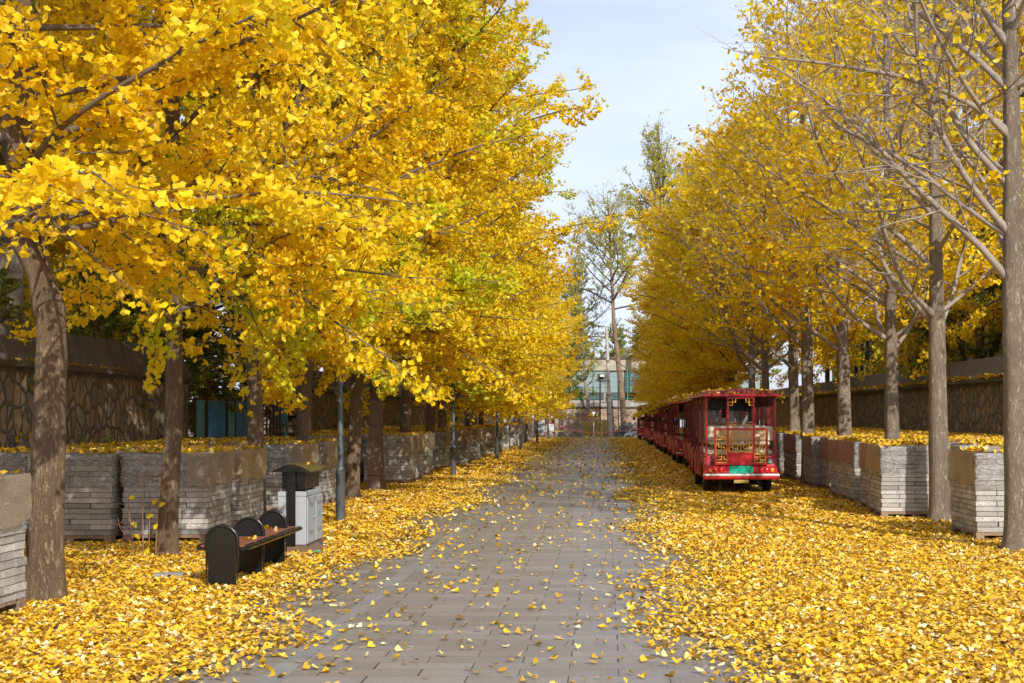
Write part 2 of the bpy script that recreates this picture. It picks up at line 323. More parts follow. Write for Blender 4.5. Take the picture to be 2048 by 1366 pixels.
# ------------------------------------------------------------ mesh helpers
class MB:
    def __init__(s): s.v = []; s.f = []; s.mi = []; s.sm = []; s.k = 0; s.n = 0; s.tint = []; s.t = 0.5
    def add(s, verts, faces, smooth=False, mi=None):
        verts = np.asarray(verts, dtype=float).reshape(-1, 3)
        s.v.append(verts); o = s.n; s.n += len(verts)
        for f in faces: s.f.append(tuple(int(i) + o for i in f))
        s.mi += [s.k if mi is None else mi] * len(faces); s.sm += [smooth] * len(faces); s.tint += [s.t] * len(faces)
    def box(s, x0, x1, y0, y1, z0, z1):
        v = [(x0, y0, z0), (x1, y0, z0), (x1, y1, z0), (x0, y1, z0), (x0, y0, z1), (x1, y0, z1), (x1, y1, z1), (x0, y1, z1)]
        s.add(v, [(0, 3, 2, 1), (4, 5, 6, 7), (0, 1, 5, 4), (1, 2, 6, 5), (2, 3, 7, 6), (3, 0, 4, 7)]); return s
    def cbox(s, x0, x1, y0, y1, z0, z1, c=0.01):
        """box with chamfered vertical and horizontal edges"""
        P = []
        for z, k in ((z0, c), (z0 + c, 0), (z1 - c, 0), (z1, c)):
            P += [(x0 + c, y0 + k, z), (x1 - c, y0 + k, z), (x1 - k, y0 + c, z), (x1 - k, y1 - c, z), (x1 - c, y1 - k, z), (x0 + c, y1 - k, z), (x0 + k, y1 - c, z), (x0 + k, y0 + c, z)]
        F = [tuple(range(7, -1, -1)), tuple(range(24, 32))]
        for r in range(3):
            for i in range(8): F.append((r * 8 + i, r * 8 + (i + 1) % 8, r * 8 + 8 + (i + 1) % 8, r * 8 + 8 + i))
        s.add(P, F); return s
    def prism(s, poly, a, b, axis='x', smooth=False):
        """polygon extruded from a to b along axis; poly given in the other two axes in order"""
        n = len(poly); V = []
        for t in (a, b):
            for (p, q) in poly:
                V.append({'x': (t, p, q), 'y': (p, t, q), 'z': (p, q, t)}[axis])
        F = [tuple(range(n))[::-1], tuple(range(n, 2 * n))]
        s.add(V, F); s.add(V, [(i, (i + 1) % n, n + (i + 1) % n, n + i) for i in range(n)], smooth); return s
    def tube(s, pts, r, n=8, cap=True, smooth=True):
        pts = np.asarray(pts, float); m = len(pts)
        rr = np.full(m, r) if np.isscalar(r) else np.asarray(r, float)
        d = np.gradient(pts, axis=0); d /= np.linalg.norm(d, axis=1)[:, None] + 1e-9
        ref = np.array([0.0, 0, 1]) if abs(d[:, 2]).mean() < 0.8 else np.array([1.0, 0, 0])
        u = np.cross(d, ref); u /= np.linalg.norm(u, axis=1)[:, None] + 1e-9
        w = np.cross(d, u); a = np.arange(n) * 2 * PI / n
        V = pts[:, None, :] + rr[:, None, None] * (np.cos(a)[None, :, None] * u[:, None, :] + np.sin(a)[None, :, None] * w[:, None, :])
        F = [(i * n + j, i * n + (j + 1) % n, (i + 1) * n + (j + 1) % n, (i + 1) * n + j) for i in range(m - 1) for j in range(n)]
        V = V.reshape(-1, 3); s.add(V, F, smooth)
        if cap: s.add(V[:n], [tuple(range(n))[::-1]]); s.add(V[-n:], [tuple(range(n))])
        return s
    def lathe(s, prof, c=(0, 0, 0), axis='z', n=20, smooth=True):
        V = []
        for (r, h) in prof:
            for j in range(n):
                a = 2 * PI * j / n; p, q = r * math.cos(a), r * math.sin(a)
                t = {'z': (p, q, h), 'x': (h, p, q), 'y': (q, h, p)}[axis]
                V.append((t[0] + c[0], t[1] + c[1], t[2] + c[2]))
        m = len(prof); F = [(i * n + j, i * n + (j + 1) % n, (i + 1) * n + (j + 1) % n, (i + 1) * n + j) for i in range(m - 1) for j in range(n)]
        s.add(V, F, smooth)
        if prof[0][0] > 1e-4: s.add(V[:n], [tuple(range(n))[::-1]])
        if prof[-1][0] > 1e-4: s.add(V[-n:], [tuple(range(n))])
        return s
    def mesh(s, name, mats):
        me = bpy.data.meshes.new(name)
        V = np.concatenate(s.v) if s.v else np.zeros((0, 3))
        me.from_pydata(V.tolist(), [], s.f)
        for m in (mats if isinstance(mats, (list, tuple)) else [mats]): me.materials.append(m)
        me.polygons.foreach_set('material_index', s.mi); me.polygons.foreach_set('use_smooth', s.sm)
        if len(set(s.tint)) > 1:
            at = me.attributes.new('tint', 'FLOAT', 'FACE'); at.data.foreach_set('value', s.tint)
        me.update(); return me
    def build(s, name, mats, parent=None):
        o = bpy.data.objects.new(name, s.mesh(name, mats)); col.objects.link(o)
        if parent: o.parent = parent
        return o

def tag(o, label=None, cat=None, group=None, kind=None):
    if label: o['label'] = label
    if cat: o['category'] = cat
    if group: o['group'] = group
    if kind: o['kind'] = kind
    return o
def empty(name, loc, rz=0, **kw):
    o = bpy.data.objects.new(name, None); col.objects.link(o); o.location = loc; o.rotation_euler = (0, 0, rz)
    o.empty_display_size = 0.2
    return tag(o, **kw)
def copy_tree(o, parent=None):
    c = o.copy(); col.objects.link(c); c.parent = parent
    for ch in [x for x in list(KIDS.get(o.name, []))]: 
        copy_child(ch, c)
    return c
KIDS = {}
def copy_child(ch, par):
    c = ch.copy(); col.objects.link(c); c.parent = par
    for g in list(ch.children): copy_child(g, c)
def dup(root):
    c = root.copy(); col.objects.link(c)
    for ch in list(root.children): copy_child(ch, c)
    return c
def link_mesh(name, me, parent=None):
    o = bpy.data.objects.new(name, me); col.objects.link(o)
    if parent: o.parent = parent
    return o

# ---- leaves: fan shaped, two folded quads each
def fan_leaves(name, P, A, Nn, size, tint, mat, fold=0.25, stem=False, width=0.72):
    """P base point, A axis (unit), Nn rough normal, size length"""
    n = len(P); A = A / (np.linalg.norm(A, axis=1)[:, None] + 1e-9)
    S = np.cross(A, Nn); S /= np.linalg.norm(S, axis=1)[:, None] + 1e-9
    Nn = np.cross(S, A)
    L = size[:, None]; rg = np.random.RandomState(n % 9973)
    f = (fold * (0.4 + 1.2 * rg.rand(n)))[:, None]; cu = (rg.rand(n, 1) - 0.35) * 0.5
    w = (width * (0.85 + 0.3 * rg.rand(n)))[:, None]
    V = np.empty((n, 6, 3))
    V[:, 0] = P
    V[:, 1] = P + L * (0.62 * A - w * S + (f) * Nn)
    V[:, 2] = P + L * (0.98 * A - 0.55 * w * S + (f * 0.5 + cu) * Nn)
    V[:, 3] = P + L * (0.88 * A + (cu - 0.05) * Nn)
    V[:, 4] = P + L * (1.02 * A + 0.5 * w * S + (f * 0.5 + cu) * Nn)
    V[:, 5] = P + L * (0.60 * A + w * S + f * Nn)
    idx = np.arange(n)[:, None] * 6
    F = np.concatenate([idx + np.array([[0, 1, 2, 3]]), idx + np.array([[0, 3, 4, 5]])], axis=1).reshape(-1, 4)
    V = V.reshape(-1, 3); T = np.repeat(tint, 2)
    if stem:
        o = len(V); Q = np.empty((n, 4, 3)); sw = 0.018
        e = P - A * L * (0.9 + 0.3 * rg.rand(n, 1)) + S * L * (rg.rand(n, 1) - 0.5) * 0.5 + np.array([0, 0, 1.0]) * L * (rg.rand(n, 1) - 0.2) * 0.35
        Q[:, 0] = P - S * L * sw; Q[:, 1] = P + S * L * sw; Q[:, 2] = e + S * L * sw; Q[:, 3] = e - S * L * sw
        V = np.concatenate([V, Q.reshape(-1, 3)]); F = np.concatenate([F, (o + np.arange(n * 4)).reshape(-1, 4)]); T = np.concatenate([T, tint])
    me = bpy.data.meshes.new(name); nf = len(F)
    me.vertices.add(len(V)); me.vertices.foreach_set('co', V.ravel())
    me.loops.add(nf * 4); me.loops.foreach_set('vertex_index', F.ravel().astype(np.int32))
    me.polygons.add(nf); me.polygons.foreach_set('loop_start', np.arange(0, nf * 4, 4, dtype=np.int32))
    me.polygons.foreach_set('loop_total', np.full(nf, 4, dtype=np.int32))
    at = me.attributes.new('tint', 'FLOAT', 'FACE'); at.data.foreach_set('value', np.clip(T, 0, 1).astype(np.float32))
    me.materials.append(mat); me.update(calc_edges=True); me.validate()
    return me

class Tubes:
    """fast collector for many thin branches"""
    def __init__(s): s.V = []; s.F = []; s.n = 0
    def add(s, pts, r, n):
        pts = np.asarray(pts, float); m = len(pts)
        d = np.gradient(pts, axis=0); d /= np.linalg.norm(d, axis=1)[:, None] + 1e-9
        ref = np.array([0.31, 0.17, 0.93]); u = np.cross(d, ref); u /= np.linalg.norm(u, axis=1)[:, None] + 1e-9
        w = np.cross(d, u); a = np.arange(n) * 2 * PI / n
        V = pts[:, None, :] + np.asarray(r)[:, None, None] * (np.cos(a)[None, :, None] * u[:, None, :] + np.sin(a)[None, :, None] * w[:, None, :])
        i = np.arange(m - 1)[:, None] * n; j = np.arange(n)[None, :]; j2 = (j + 1) % n
        F = np.stack([i + j, i + j2, i + n + j2, i + n + j], axis=-1).reshape(-1, 4) + s.n
        s.V.append(V.reshape(-1, 3)); s.F.append(F); s.n += m * n
    def mesh(s, name, mat):
        V = np.concatenate(s.V); F = np.concatenate(s.F); nf = len(F)
        me = bpy.data.meshes.new(name)
        me.vertices.add(len(V)); me.vertices.foreach_set('co', V.ravel())
        me.loops.add(nf * 4); me.loops.foreach_set('vertex_index', F.ravel().astype(np.int32))
        me.polygons.add(nf); me.polygons.foreach_set('loop_start', np.arange(0, nf * 4, 4, dtype=np.int32))
        me.polygons.foreach_set('loop_total', np.full(nf, 4, dtype=np.int32)); me.polygons.foreach_set('use_smooth', np.ones(nf, dtype=bool))
        me.materials.append(mat); me.update(calc_edges=True); return me

def smooth_path(ctrl, n):
    ctrl = np.asarray(ctrl, float); t = np.linspace(0, len(ctrl) - 1, n); out = []
    P = np.vstack([2 * ctrl[0] - ctrl[1], ctrl, 2 * ctrl[-1] - ctrl[-2]])
    for x in t:
        i = min(int(x), len(ctrl) - 2); f = x - i; p0, p1, p2, p3 = P[i], P[i + 1], P[i + 2], P[i + 3]
        out.append(0.5 * ((2 * p1) + (-p0 + p2) * f + (2 * p0 - 5 * p1 + 4 * p2 - p3) * f * f + (-p0 + 3 * p1 - 3 * p2 + p3) * f ** 3))
    return np.array(out)

def trunk_mesh(name, ctrl, r0, r1, mat, seed=0, n=16, rings=60, flare=0.28, knots=()):
    """ctrl: (x,y,z) points; radius tapers r0 -> r1 with a root flare and lumpy bark"""
    rg = np.random.RandomState(seed); P = smooth_path(ctrl, rings); z = P[:, 2]; h = z / z[-1]
    r = r0 + (r1 - r0) * h ** 0.9; r = r * (1 + flare * np.exp(-z / 0.13) + 0.3 * flare * np.exp(-z / 0.5))
    for (kz, ka) in knots: r = r * (1 + ka * np.exp(-((z - kz) / 0.12) ** 2))
    a = np.arange(n) * 2 * PI / n; ph = rg.rand(4) * 6.28
    wob = 1 + 0.035 * np.sin(2 * a[None, :] + ph[0] + z[:, None] * 0.9) + 0.03 * np.sin(3 * a[None, :] + ph[1] - z[:, None] * 1.7) + 0.02 * (rg.rand(rings, n) - 0.5)
    wob += (0.10 * np.exp(-z / 0.14))[:, None] * np.sin(5 * a[None, :] + ph[2])
    V = P[:, None, :] + (r[:, None] * wob)[:, :, None] * np.stack([np.cos(a), np.sin(a), np.zeros(n)], -1)[None]
    m = MB(); F = [(i * n + j, i * n + (j + 1) % n, (i + 1) * n + (j + 1) % n, (i + 1) * n + j) for i in range(rings - 1) for j in range(n)]
    m.add(V.reshape(-1, 3), F, True); return m.mesh(name, mat), P, r

def unit(v): return v / (np.linalg.norm(v) + 1e-9)

def grow(seed, P, r, zb, zt, nl, shape, pitch, up, sec_gap, twig_gap, lpt, leaf, keep=None, lat=1.0, custom=(), lmat=None, tmat=None, name='ginkgo', hang=0.55, twigs=True, twig_len=(0.16, 0.42), spur=True, secfrac=0.3, limbk=0.0068):
    """branches and leaves on a trunk path P with radii r. returns (branch mesh, leaf mesh or None)"""
    rg = np.random.RandomState(seed); T = Tubes(); LP = []; LA = []; LT = []
    def at(z):
        i = int(np.clip(np.searchsorted(P[:, 2], z), 1, len(P) - 1)); f = (z - P[i - 1, 2]) / (P[i, 2] - P[i - 1, 2] + 1e-9)
        return P[i - 1] * (1 - f) + P[i] * f, r[i]
    limbs = []
    for k in range(nl):
        t = ((k + rg.rand() * 0.8) / nl) ** 0.92; z = zb + (zt - zb) * t; p, tr = at(z)
        az = k * 2.399 + rg.rand() * 0.8; L = shape(t) * (0.86 + 0.26 * rg.rand()); pt = R(pitch[0] + (pitch[1] - pitch[0]) * t + rg.randn() * 7)
        limbs.append((p, az, pt, L, max(0.010, min(tr * 0.55, limbk * L + 0.006)), up, 0.0))
    for c in custom:  # z, az, pitch, L, r, up
        p, tr = at(c[0]); limbs.append((p, R(c[1]), R(c[2]), c[3], c[4], c[5], 1.0))
    for (p, az, pt, L, lr, upk, cust) in limbs:
        ns = max(6, int(L / 0.28)); d = np.array([math.cos(az) * math.cos(pt), math.sin(az) * math.cos(pt), math.sin(pt)])
        pts = [p.copy()]; q = p.copy(); wv = rg.randn(3) * 0.05
        for i in range(ns):
            wv = wv * 0.72 + rg.randn(3) * 0.042; d = unit(d + wv + np.array([0, 0, upk / ns])); q = q + d * L / ns; pts.append(q)
        pts = np.array(pts); s = np.linspace(0, 1, ns + 1); rad = lr * (1 - s) ** 0.8 + 0.003
        rad[0] *= 1.35
        T.add(pts, rad, 8 if lr > 0.03 else 6)
        nsec = max(3, int(L * (1 - 0.16) / sec_gap)); side = rg.choice([-1, 1])
        for j in range(nsec):
            sj = 0.16 + 0.84 * (j + rg.rand() * 0.7) / nsec
            if sj > 0.99: sj = 0.99
            fi = sj * ns; i = min(int(fi), ns - 1); b = pts[i] + (pts[i + 1] - pts[i]) * (fi - i); dd = unit(pts[i + 1] - pts[i])
            hz = unit(np.cross(dd, [0, 0, 1.0]) + 1e-6); side = -side
            vert = unit(np.cross(hz, dd)); ang = R(38 + rg.rand() * 34); ro = rg.randn() * 0.7
            sd = unit(dd * math.cos(ang) + math.sin(ang) * (hz * side * math.cos(ro) + vert * math.sin(ro)))
            SL = (0.22 + secfrac * (1 - sj) * L) * (0.7 + 0.6 * rg.rand()) * lat
            m = max(3, int(SL / 0.16)); sp = [b]; q2 = b; d2 = sd
            for i2 in range(m):
                d2 = unit(d2 + rg.randn(3) * 0.07 + np.array([0, 0, 0.10 * upk])); q2 = q2 + d2 * SL / m; sp.append(q2)
            sp = np.array(sp); ss = np.linspace(0, 1, m + 1); sr = max(0.004, min(rad[i] * 0.5, 0.006 + SL * 0.006))
            T.add(sp, sr * (1 - ss) ** 0.8 + 0.0022, 4)
            ends = [(sp, SL)]
            if twigs:
                nt = max(1, int(SL / twig_gap)); sg = 1
                for kx in range(nt):
                    f = (kx + rg.rand()) / nt; fi2 = f * m; i3 = min(int(fi2), m - 1); b2 = sp[i3] + (sp[i3 + 1] - sp[i3]) * (fi2 - i3)
                    de = unit(sp[i3 + 1] - sp[i3]); sg = -sg; td = unit(de * 0.75 + sg * unit(np.cross(de, [0, 0, 1.0]) + 1e-6) * 0.8 + rg.randn(3) * 0.3)
                    tl = twig_len[0] + (twig_len[1] - twig_len[0]) * rg.rand(); mid = b2 + td * tl * 0.5 + rg.randn(3) * 0.012; en = b2 + td * tl + np.array([0, 0, 0.05 * upk * tl])
                    tw = np.array([b2, mid, en]); T.add(tw, np.array([0.0034, 0.0026, 0.0014]), 3); ends.append((tw, tl))
            for (pp, ll) in ends:
                nlv = ll * lpt * (0.35 + 1.3 * rg.rand())
                if keep is not None: nlv *= keep(pp[-1], cust)
                nlv = int(nlv + rg.rand())
                if nlv <= 0: continue
                f = rg.rand(nlv) ** 0.8 * (len(pp) - 1); 
                if spur: f = np.round(f * 3.0) / 3.0
                f = np.clip(f, 0, len(pp) - 1.001); i4 = f.astype(int)
                base = pp[i4] + (pp[np.minimum(i4 + 1, len(pp) - 1)] - pp[i4]) * (f - i4)[:, None]
                v = rg.randn(nlv, 3); v[:, 2] -= hang; v /= np.linalg.norm(v, axis=1)[:, None]
                LP.append(base + v * (0.02 + 0.045 * rg.rand(nlv, 1))); LA.append(v); LT.append(np.clip(0.5 + 0.1 * rg.randn() + 0.17 * rg.randn(nlv), 0, 1))
    bm = T.mesh(name + '_branches', tmat)
    if not LP: return bm, None
    LP = np.concatenate(LP); LA = np.concatenate(LA); LT = np.concatenate(LT); n = len(LP)
    nn = rg.randn(n, 3) * 0.75 + np.array([0, 0, 0.9])
    sz = leaf * (0.7 + 0.55 * rg.rand(n))
    return bm, fan_leaves(name + '_crown', LP, LA, nn, sz, LT, lmat)

def vnoise(seed):
    rg = np.random.RandomState(seed); ks = rg.randn(5, 3) * 1.3; ph = rg.rand(5) * 6.28
    return lambda p: float(np.mean(np.sin(ks @ np.asarray(p) + ph)))

# ============================================================ SETTING
def sheet(name, x0, x1, y0, y1, z, mat):
    m = MB(); m.add([(x0, y0, z), (x1, y0, z), (x1, y1, z), (x0, y1, z)], [(0, 1, 2, 3)]); o = m.build(name, mat); tag(o, kind='structure'); return o
sheet('ground', -400, 400, -60, 1200, 0.0, M['soil'])
sheet('pavement', -4.3, 4.2, -8, 84.0, 0.004, M['road'])
o = MB().box(-2.02, -1.88, -8, 84, 0.0045, 0.009).build('paving_border', M['concrete_d'] if 'concrete_d' in M else streak_mat('border_stone', (0.17, 0.165, 0.155), (0.24, 0.23, 0.215), (3, 3, 1))); tag(o, kind='structure')
tag(MB().box(-9, 9, 84.0, 84.3, 0, 0.07).build('kerb', M['concrete']), kind='structure')
sheet('cross_road', -30, 30, 84.3, 89.6, 0.006, M['soil'])

# ---- leaf litter sheets under the loose leaves
def litter_edge(side, y, rg_ph):
    e = 0.22 * math.sin(y * 0.9 + rg_ph) + 0.12 * math.sin(y * 2.3 + 1.3 * rg_ph) + 0.06 * math.sin(y * 6.1)
    return (-2.62 + e) if side < 0 else (0.76 + e)
for side, nm in ((-1, 'leaf_litter'), (1, 'leaf_litter')):
    m = MB(); ys = np.arange(-2, 84, 0.35); V = []; xo = -9.5 * 1 if side < 0 else 11.0
    nx = 14
    rg = np.random.RandomState(3 + side)
    for y in ys:
        e = litter_edge(side, y, 0.7 if side < 0 else 2.1)
        for k in range(nx + 1):
            f = k / nx; e2 = e + (-0.3 if side < 0 else 0.35); x = e2 + (xo - e2) * f ** 1.6
            V.append((x, y, 0.009 + (0.0 if k == 0 else 0.012 * rg.rand())))
    F = []
    for i in range(len(ys) - 1):
        for k in range(nx):
            a = i * (nx + 1) + k; q = (a, a + 1, a + nx + 2, a + nx + 1); F.append(q if side > 0 else q[::-1])
    m.add(V, F); o = m.build(nm, M['litter']); tag(o, kind='stuff')

def ground_leaves(name, n, xr, yr, size, dens, seed, tilt=0.22, stem=False, z0=0.012, zr=0.03):
    rg = np.random.RandomState(seed); x = xr[0] + (xr[1] - xr[0]) * rg.rand(n); y = yr[0] + (yr[1] - yr[0]) * rg.rand(n)
    k = rg.rand(n) < dens(x, y); x = x[k]; y = y[k]; n = len(x)
    a = rg.rand(n) * 2 * PI; A = np.stack([np.cos(a), np.sin(a), rg.randn(n) * tilt * 0.6], -1)
    nn = np.stack([rg.randn(n) * tilt, rg.randn(n) * tilt, np.ones(n)], -1)
    stand = rg.rand(n) < 0.06; nn[stand] = rg.randn(stand.sum(), 3) * 0.8 + np.array([0, -0.6, 0.4])
    sz = size * (0.65 + 0.6 * rg.rand(n)); P = np.stack([x, y, z0 + zr * rg.rand(n)], -1)
    P[:, 2] += np.maximum(0, -A[:, 2]) * sz * 0.8
    t = np.clip(0.50 + 0.31 * rg.randn(n), 0, 1)
    me = fan_leaves(name, P, A, nn, sz, t, M['fallen'], fold=0.3, stem=stem)
    # keep every vertex above the paving
    co = np.empty(len(me.vertices) * 3); me.vertices.foreach_get('co', co); co = co.reshape(-1, 3); co[:, 2] = np.maximum(co[:, 2], 0.008 + 0.004 * rg.rand(len(co))); me.vertices.foreach_set('co', co.ravel()); me.update()
    o = link_mesh('fallen_leaves', me); tag(o, kind='stuff'); return o
def edge_arr(side, y):
    ph = 0.7 if side < 0 else 2.1
    e = 0.22 * np.sin(y * 0.9 + ph) + 0.12 * np.sin(y * 2.3 + 1.3 * ph) + 0.06 * np.sin(y * 6.1)
    return (-2.62 + e) if side < 0 else (0.76 + e)
def patch(x, y): return 0.5 + 0.25 * np.sin(x * 3.1 + y * 1.7) + 0.25 * np.sin(x * 1.3 - y * 2.9 + 1) 
def dens_l(x, y):
    d = edge_arr(-1, y) - x
    return np.clip(0.5 + d / 0.9, 0.0, 1.0) ** 1.3 * (0.75 + 0.25 * patch(x, y))
def dens_r(x, y):
    d = x - edge_arr(1, y)
    return np.clip(0.5 + d / 1.1, 0.0, 1.0) ** 1.3 * (0.75 + 0.25 * patch(x, y))
def dens_road(x, y):
    dl = x - edge_arr(-1, y); dr = edge_arr(1, y) - x; d = np.minimum(dl, dr)
    p = patch(x * 1.4, y * 1.1) ** 2
    return np.clip(0.06 + 0.10 * p + 0.5 * np.exp(-np.maximum(dr, 0) / 0.38) + 0.30 * np.exp(-np.maximum(dl, 0) / 0.5) + 0.0016 * np.maximum(0, y - 14), 0, 1)
ground_leaves('fallen_leaves_near', 66000, (-6.9, -1.8), (6.6, 15), 0.042, dens_l, 1)
ground_leaves('fallen_leaves_near', 72000, (0.1, 5.9), (6.6, 15), 0.042, dens_r, 2)
ground_leaves('fallen_leaves_mid', 66000, (-7.6, -1.8), (15, 32), 0.053, dens_l, 3)
ground_leaves('fallen_leaves_mid', 60000, (0.1, 5.6), (15, 32), 0.053, dens_r, 4)
ground_leaves('fallen_leaves_far', 28000, (-5.5, -1.8), (32, 84), 0.08, dens_l, 5, tilt=0.35)
ground_leaves('fallen_leaves_far', 28000, (0.1, 5.0), (32, 84), 0.08, dens_r, 6, tilt=0.35)
ground_leaves('fallen_leaves_road', 9000, (-2.9, 1.4), (6.6, 20), 0.044, dens_road, 7, tilt=0.4, stem=True, z0=0.012, zr=0.008)
ground_leaves('fallen_leaves_road', 24000, (-2.7, 1.4), (20, 86), 0.056, dens_road, 8, tilt=0.6, z0=0.012, zr=0.008)

def top_leaves(rects, dens, size, seed, name='fallen_leaves', heap=0.04):
    """leaves lying on raised tops: rects of (x0,x1,y0,y1,z)"""
    rg = np.random.RandomState(seed); Ps = []
    for (x0, x1, y0, y1, z) in rects:
        n = max(1, int((x1 - x0) * (y1 - y0) * dens)); x = x0 + (x1 - x0) * rg.rand(n); y = y0 + (y1 - y0) * rg.rand(n)
        Ps.append(np.stack([x, y, z + 0.004 + heap * rg.rand(n) * (0.4 + 0.6 * patch(x, y))], -1))
    P = np.concatenate(Ps); n = len(P); a = rg.rand(n) * 2 * PI
    A = np.stack([np.cos(a), np.sin(a), np.abs(rg.randn(n)) * 0.25], -1); nn = rg.randn(n, 3) * 0.5 + np.array([0, 0, 1.0])
    me = fan_leaves(name, P, A, nn, size * (0.65 + 0.6 * rg.rand(n)), np.clip(0.5 + 0.25 * rg.randn(n), 0, 1), M['fallen'])
    return tag(link_mesh(name, me), kind='stuff')

# ---- walls
def stone_wall(x, side, y0, y1, zc, mat, cmat, label, name='stone_wall'):
    """wall parallel to the road; side=+1 faces +X"""
    w = empty(name, (x, y0, 0), label=label, cat='wall'); L = y1 - y0; s = side
    f = MB(); nseg = max(2, int(L / 0.5)); 
    f.box(-0.36 if s > 0 else 0, 0 if s > 0 else 0.36, 0, L, 0, zc); f.build('stone_face', mat, w)
    lg = MB(); xs = sorted((0.05 * s, -0.42 * s)); lg.box(xs[0], xs[1], -0.02, L + 0.02, zc, zc + 0.06); xs = sorted((0.10 * s, -0.47 * s)); lg.box(xs[0], xs[1], -0.03, L + 0.03, zc + 0.06, zc + 0.13); lg.build('ledge', M['ledge'], w)
    cp = MB(); z = zc + 0.13; poly = [(0.06 * s, z), (0.03 * s, z + 0.05), (-0.17 * s, z + 0.5), (-0.21 * s, z + 0.5), (-0.43 * s, z + 0.05), (-0.43 * s, z)]
    cp.prism(poly, -0.03, L + 0.03, 'y'); cp.build('coping', cmat, w)
    return w
WLX, WRX = -7.8, 8.5
stone_wall(WLX, 1, 4.0, 23.4, 2.13, M['wall_l'], M['coping'], 'brown rubble stone wall with dark sloped coping at the far left, ending at the blue panels')
stone_wall(WLX, 1, 31.4, 89.0, 2.15, M['wall_l'], M['coping'], 'long brown rubble stone wall running on from the iron bars behind the left row of trees')
stone_wall(WRX, -1, 14.0, 89.0, 2.22, M['wall_r'], M['coping_r'], 'dark rubble stone wall with leaf covered ledge behind the right row of trees')
# far wall
w = empty('stone_wall', (0, 90.0, 0), label='orange and grey rubble stone wall closing the far end of the road', cat='wall')
MB().box(-8.6, 9.5, 0, 0.5, 0, 2.16).build('stone_face', M['wall_far'], w)
MB().box(-8.7, 9.6, -0.06, 0.56, 2.16, 2.62).build('concrete_band', streak_mat('stained_concrete', (0.22, 0.21, 0.20), (0.46, 0.45, 0.43), (2, 1, 0.5)), w)
MB().box(-8.75, 9.65, -0.12, 0.6, 2.08, 2.16).build('ledge', M['ledge'], w)
g = MB()
for k in range(4): g.box(-5.6 + k * 0.9, -5.2 + k * 0.9, -0.16, -0.005, 0, 2.07)
# green mesh fence above the far wall
fe = empty('mesh_fence', (0, 90.2, 2.62), label='green wire mesh fence standing on top of the far stone wall', cat='fence')
for k in range(8):
    MB().box(-8.4 + k * 2.5, -8.34 + k * 2.5, -0.03, 0.03, 0.003, 2.5).build('post', M['fence_green'], fe)
g = MB()
for z in (0.12, 0.9, 1.7, 2.45): g.box(-8.4, 9.4, -0.036, -0.031, z, z + 0.03)
for i in range(60): g.box(-8.4 + i * 0.3, -8.396 + i * 0.3, -0.041, -0.037, 0.1, 2.45)
for i in range(8): g.box(-8.4, 9.4, -0.044, -0.0415, 0.1 + i * 0.3, 0.104 + i * 0.3)
g.build('wire_mesh', M['fence_green'], fe)
# building beyond the far wall
b = empty('low_building', (0, 97, 0), label='low grey green glass building behind the far stone wall', cat='building')
MB().box(-12, 12, 0.05, 12, 0, 5.0).build('wall', M['beige'], b)
for k in range(16):
    x0 = -12 + k * 1.5
    wdw = MB().box(x0 + 0.05, x0 + 1.45, -0.02, 0.04, 3.3, 5.0).build('glass_panel', M['sky_glass'], b)
    MB().box(x0 + 0.08, x0 + 1.42, -0.03, 0.045, 2.75, 3.25).build('window', M['slate'] if k % 3 else M['black'], b)
MB().box(-12.2, 12.2, -0.15, 12.2, 5.0, 5.9).build('parapet', M['beige'], b)
MB().box(-12.3, 12.3, -0.25, 12.3, 5.9, 6.0).build('roof', M['ledge'], b)

# glass building behind the right wall
b = empty('glass_building', (11.2, 18, 0), label='long teal glazed building rising behind the right stone wall', cat='building')
MB().box(0.1, 9, 0, 44, 0, 5.3).build('wall', M['sticker'], b)
MB().box(-0.25, 9.2, -0.2, 44.2, 5.3, 5.55).build('roof', M['ledge'], b)
rg = random.Random(5)
for k in range(36):
    y0 = k * 1.22
    MB().box(0.02, 0.09, y0 + 0.04, y0 + 1.18, 1.2, 5.2).build('glass_panel', rg.choice([M['teal_glass'], M['teal_glass'], M['sky_reflect_glass'], M['sky_glass']]), b)  # pale blue panels among the teal stand in for patches of reflected sky
    MB().box(-0.05, 0.098, y0 - 0.035, y0 + 0.035, 0.8, 5.28).build('mullion', M['slate'], b)

# ============================================================ PALLETS OF PAVERS
def paver_stack(seed, w=1.0, d=1.08, layers=15, lh=0.0635):
    rg = np.random.RandomState(seed); m = MB(); z = 0.125
    for k in range(layers):
        xs = [0, 0.5, 1.0] if k % 2 == 0 else [0, 0.26, 0.74, 1.0]
        if k in (0,): xs = [0, 0.33, 0.67, 1.0]
        ny = 6; sk = rg.randn() * 0.006; sy = rg.randn() * 0.006
        for i in range(len(xs) - 1):
            for j in range(ny):
                if 0 < j < ny - 1 and 0 < i < len(xs) - 2 and k < layers - 1: continue
                jx, jy = rg.randn(2) * 0.0035; m.t = float(np.clip(0.5 + 0.28 * rg.randn() + 0.15 * math.sin(k * 2.3 + seed), 0.02, 1))
                g = 0.0045
                m.box(-w / 2 + xs[i] * w + g + jx + sk, -w / 2 + xs[i + 1] * w - g + jx + sk, -d / 2 + j * d / ny + g + jy + sy, -d / 2 + (j + 1) * d / ny - g + jy + sy, z + 0.0025, z + lh - 0.0045)
        z += lh
    return m.mesh('paver_stack', M['paver']), z
STK = [paver_stack(s) for s in (11, 12, 13)]
ZT = STK[0][1]
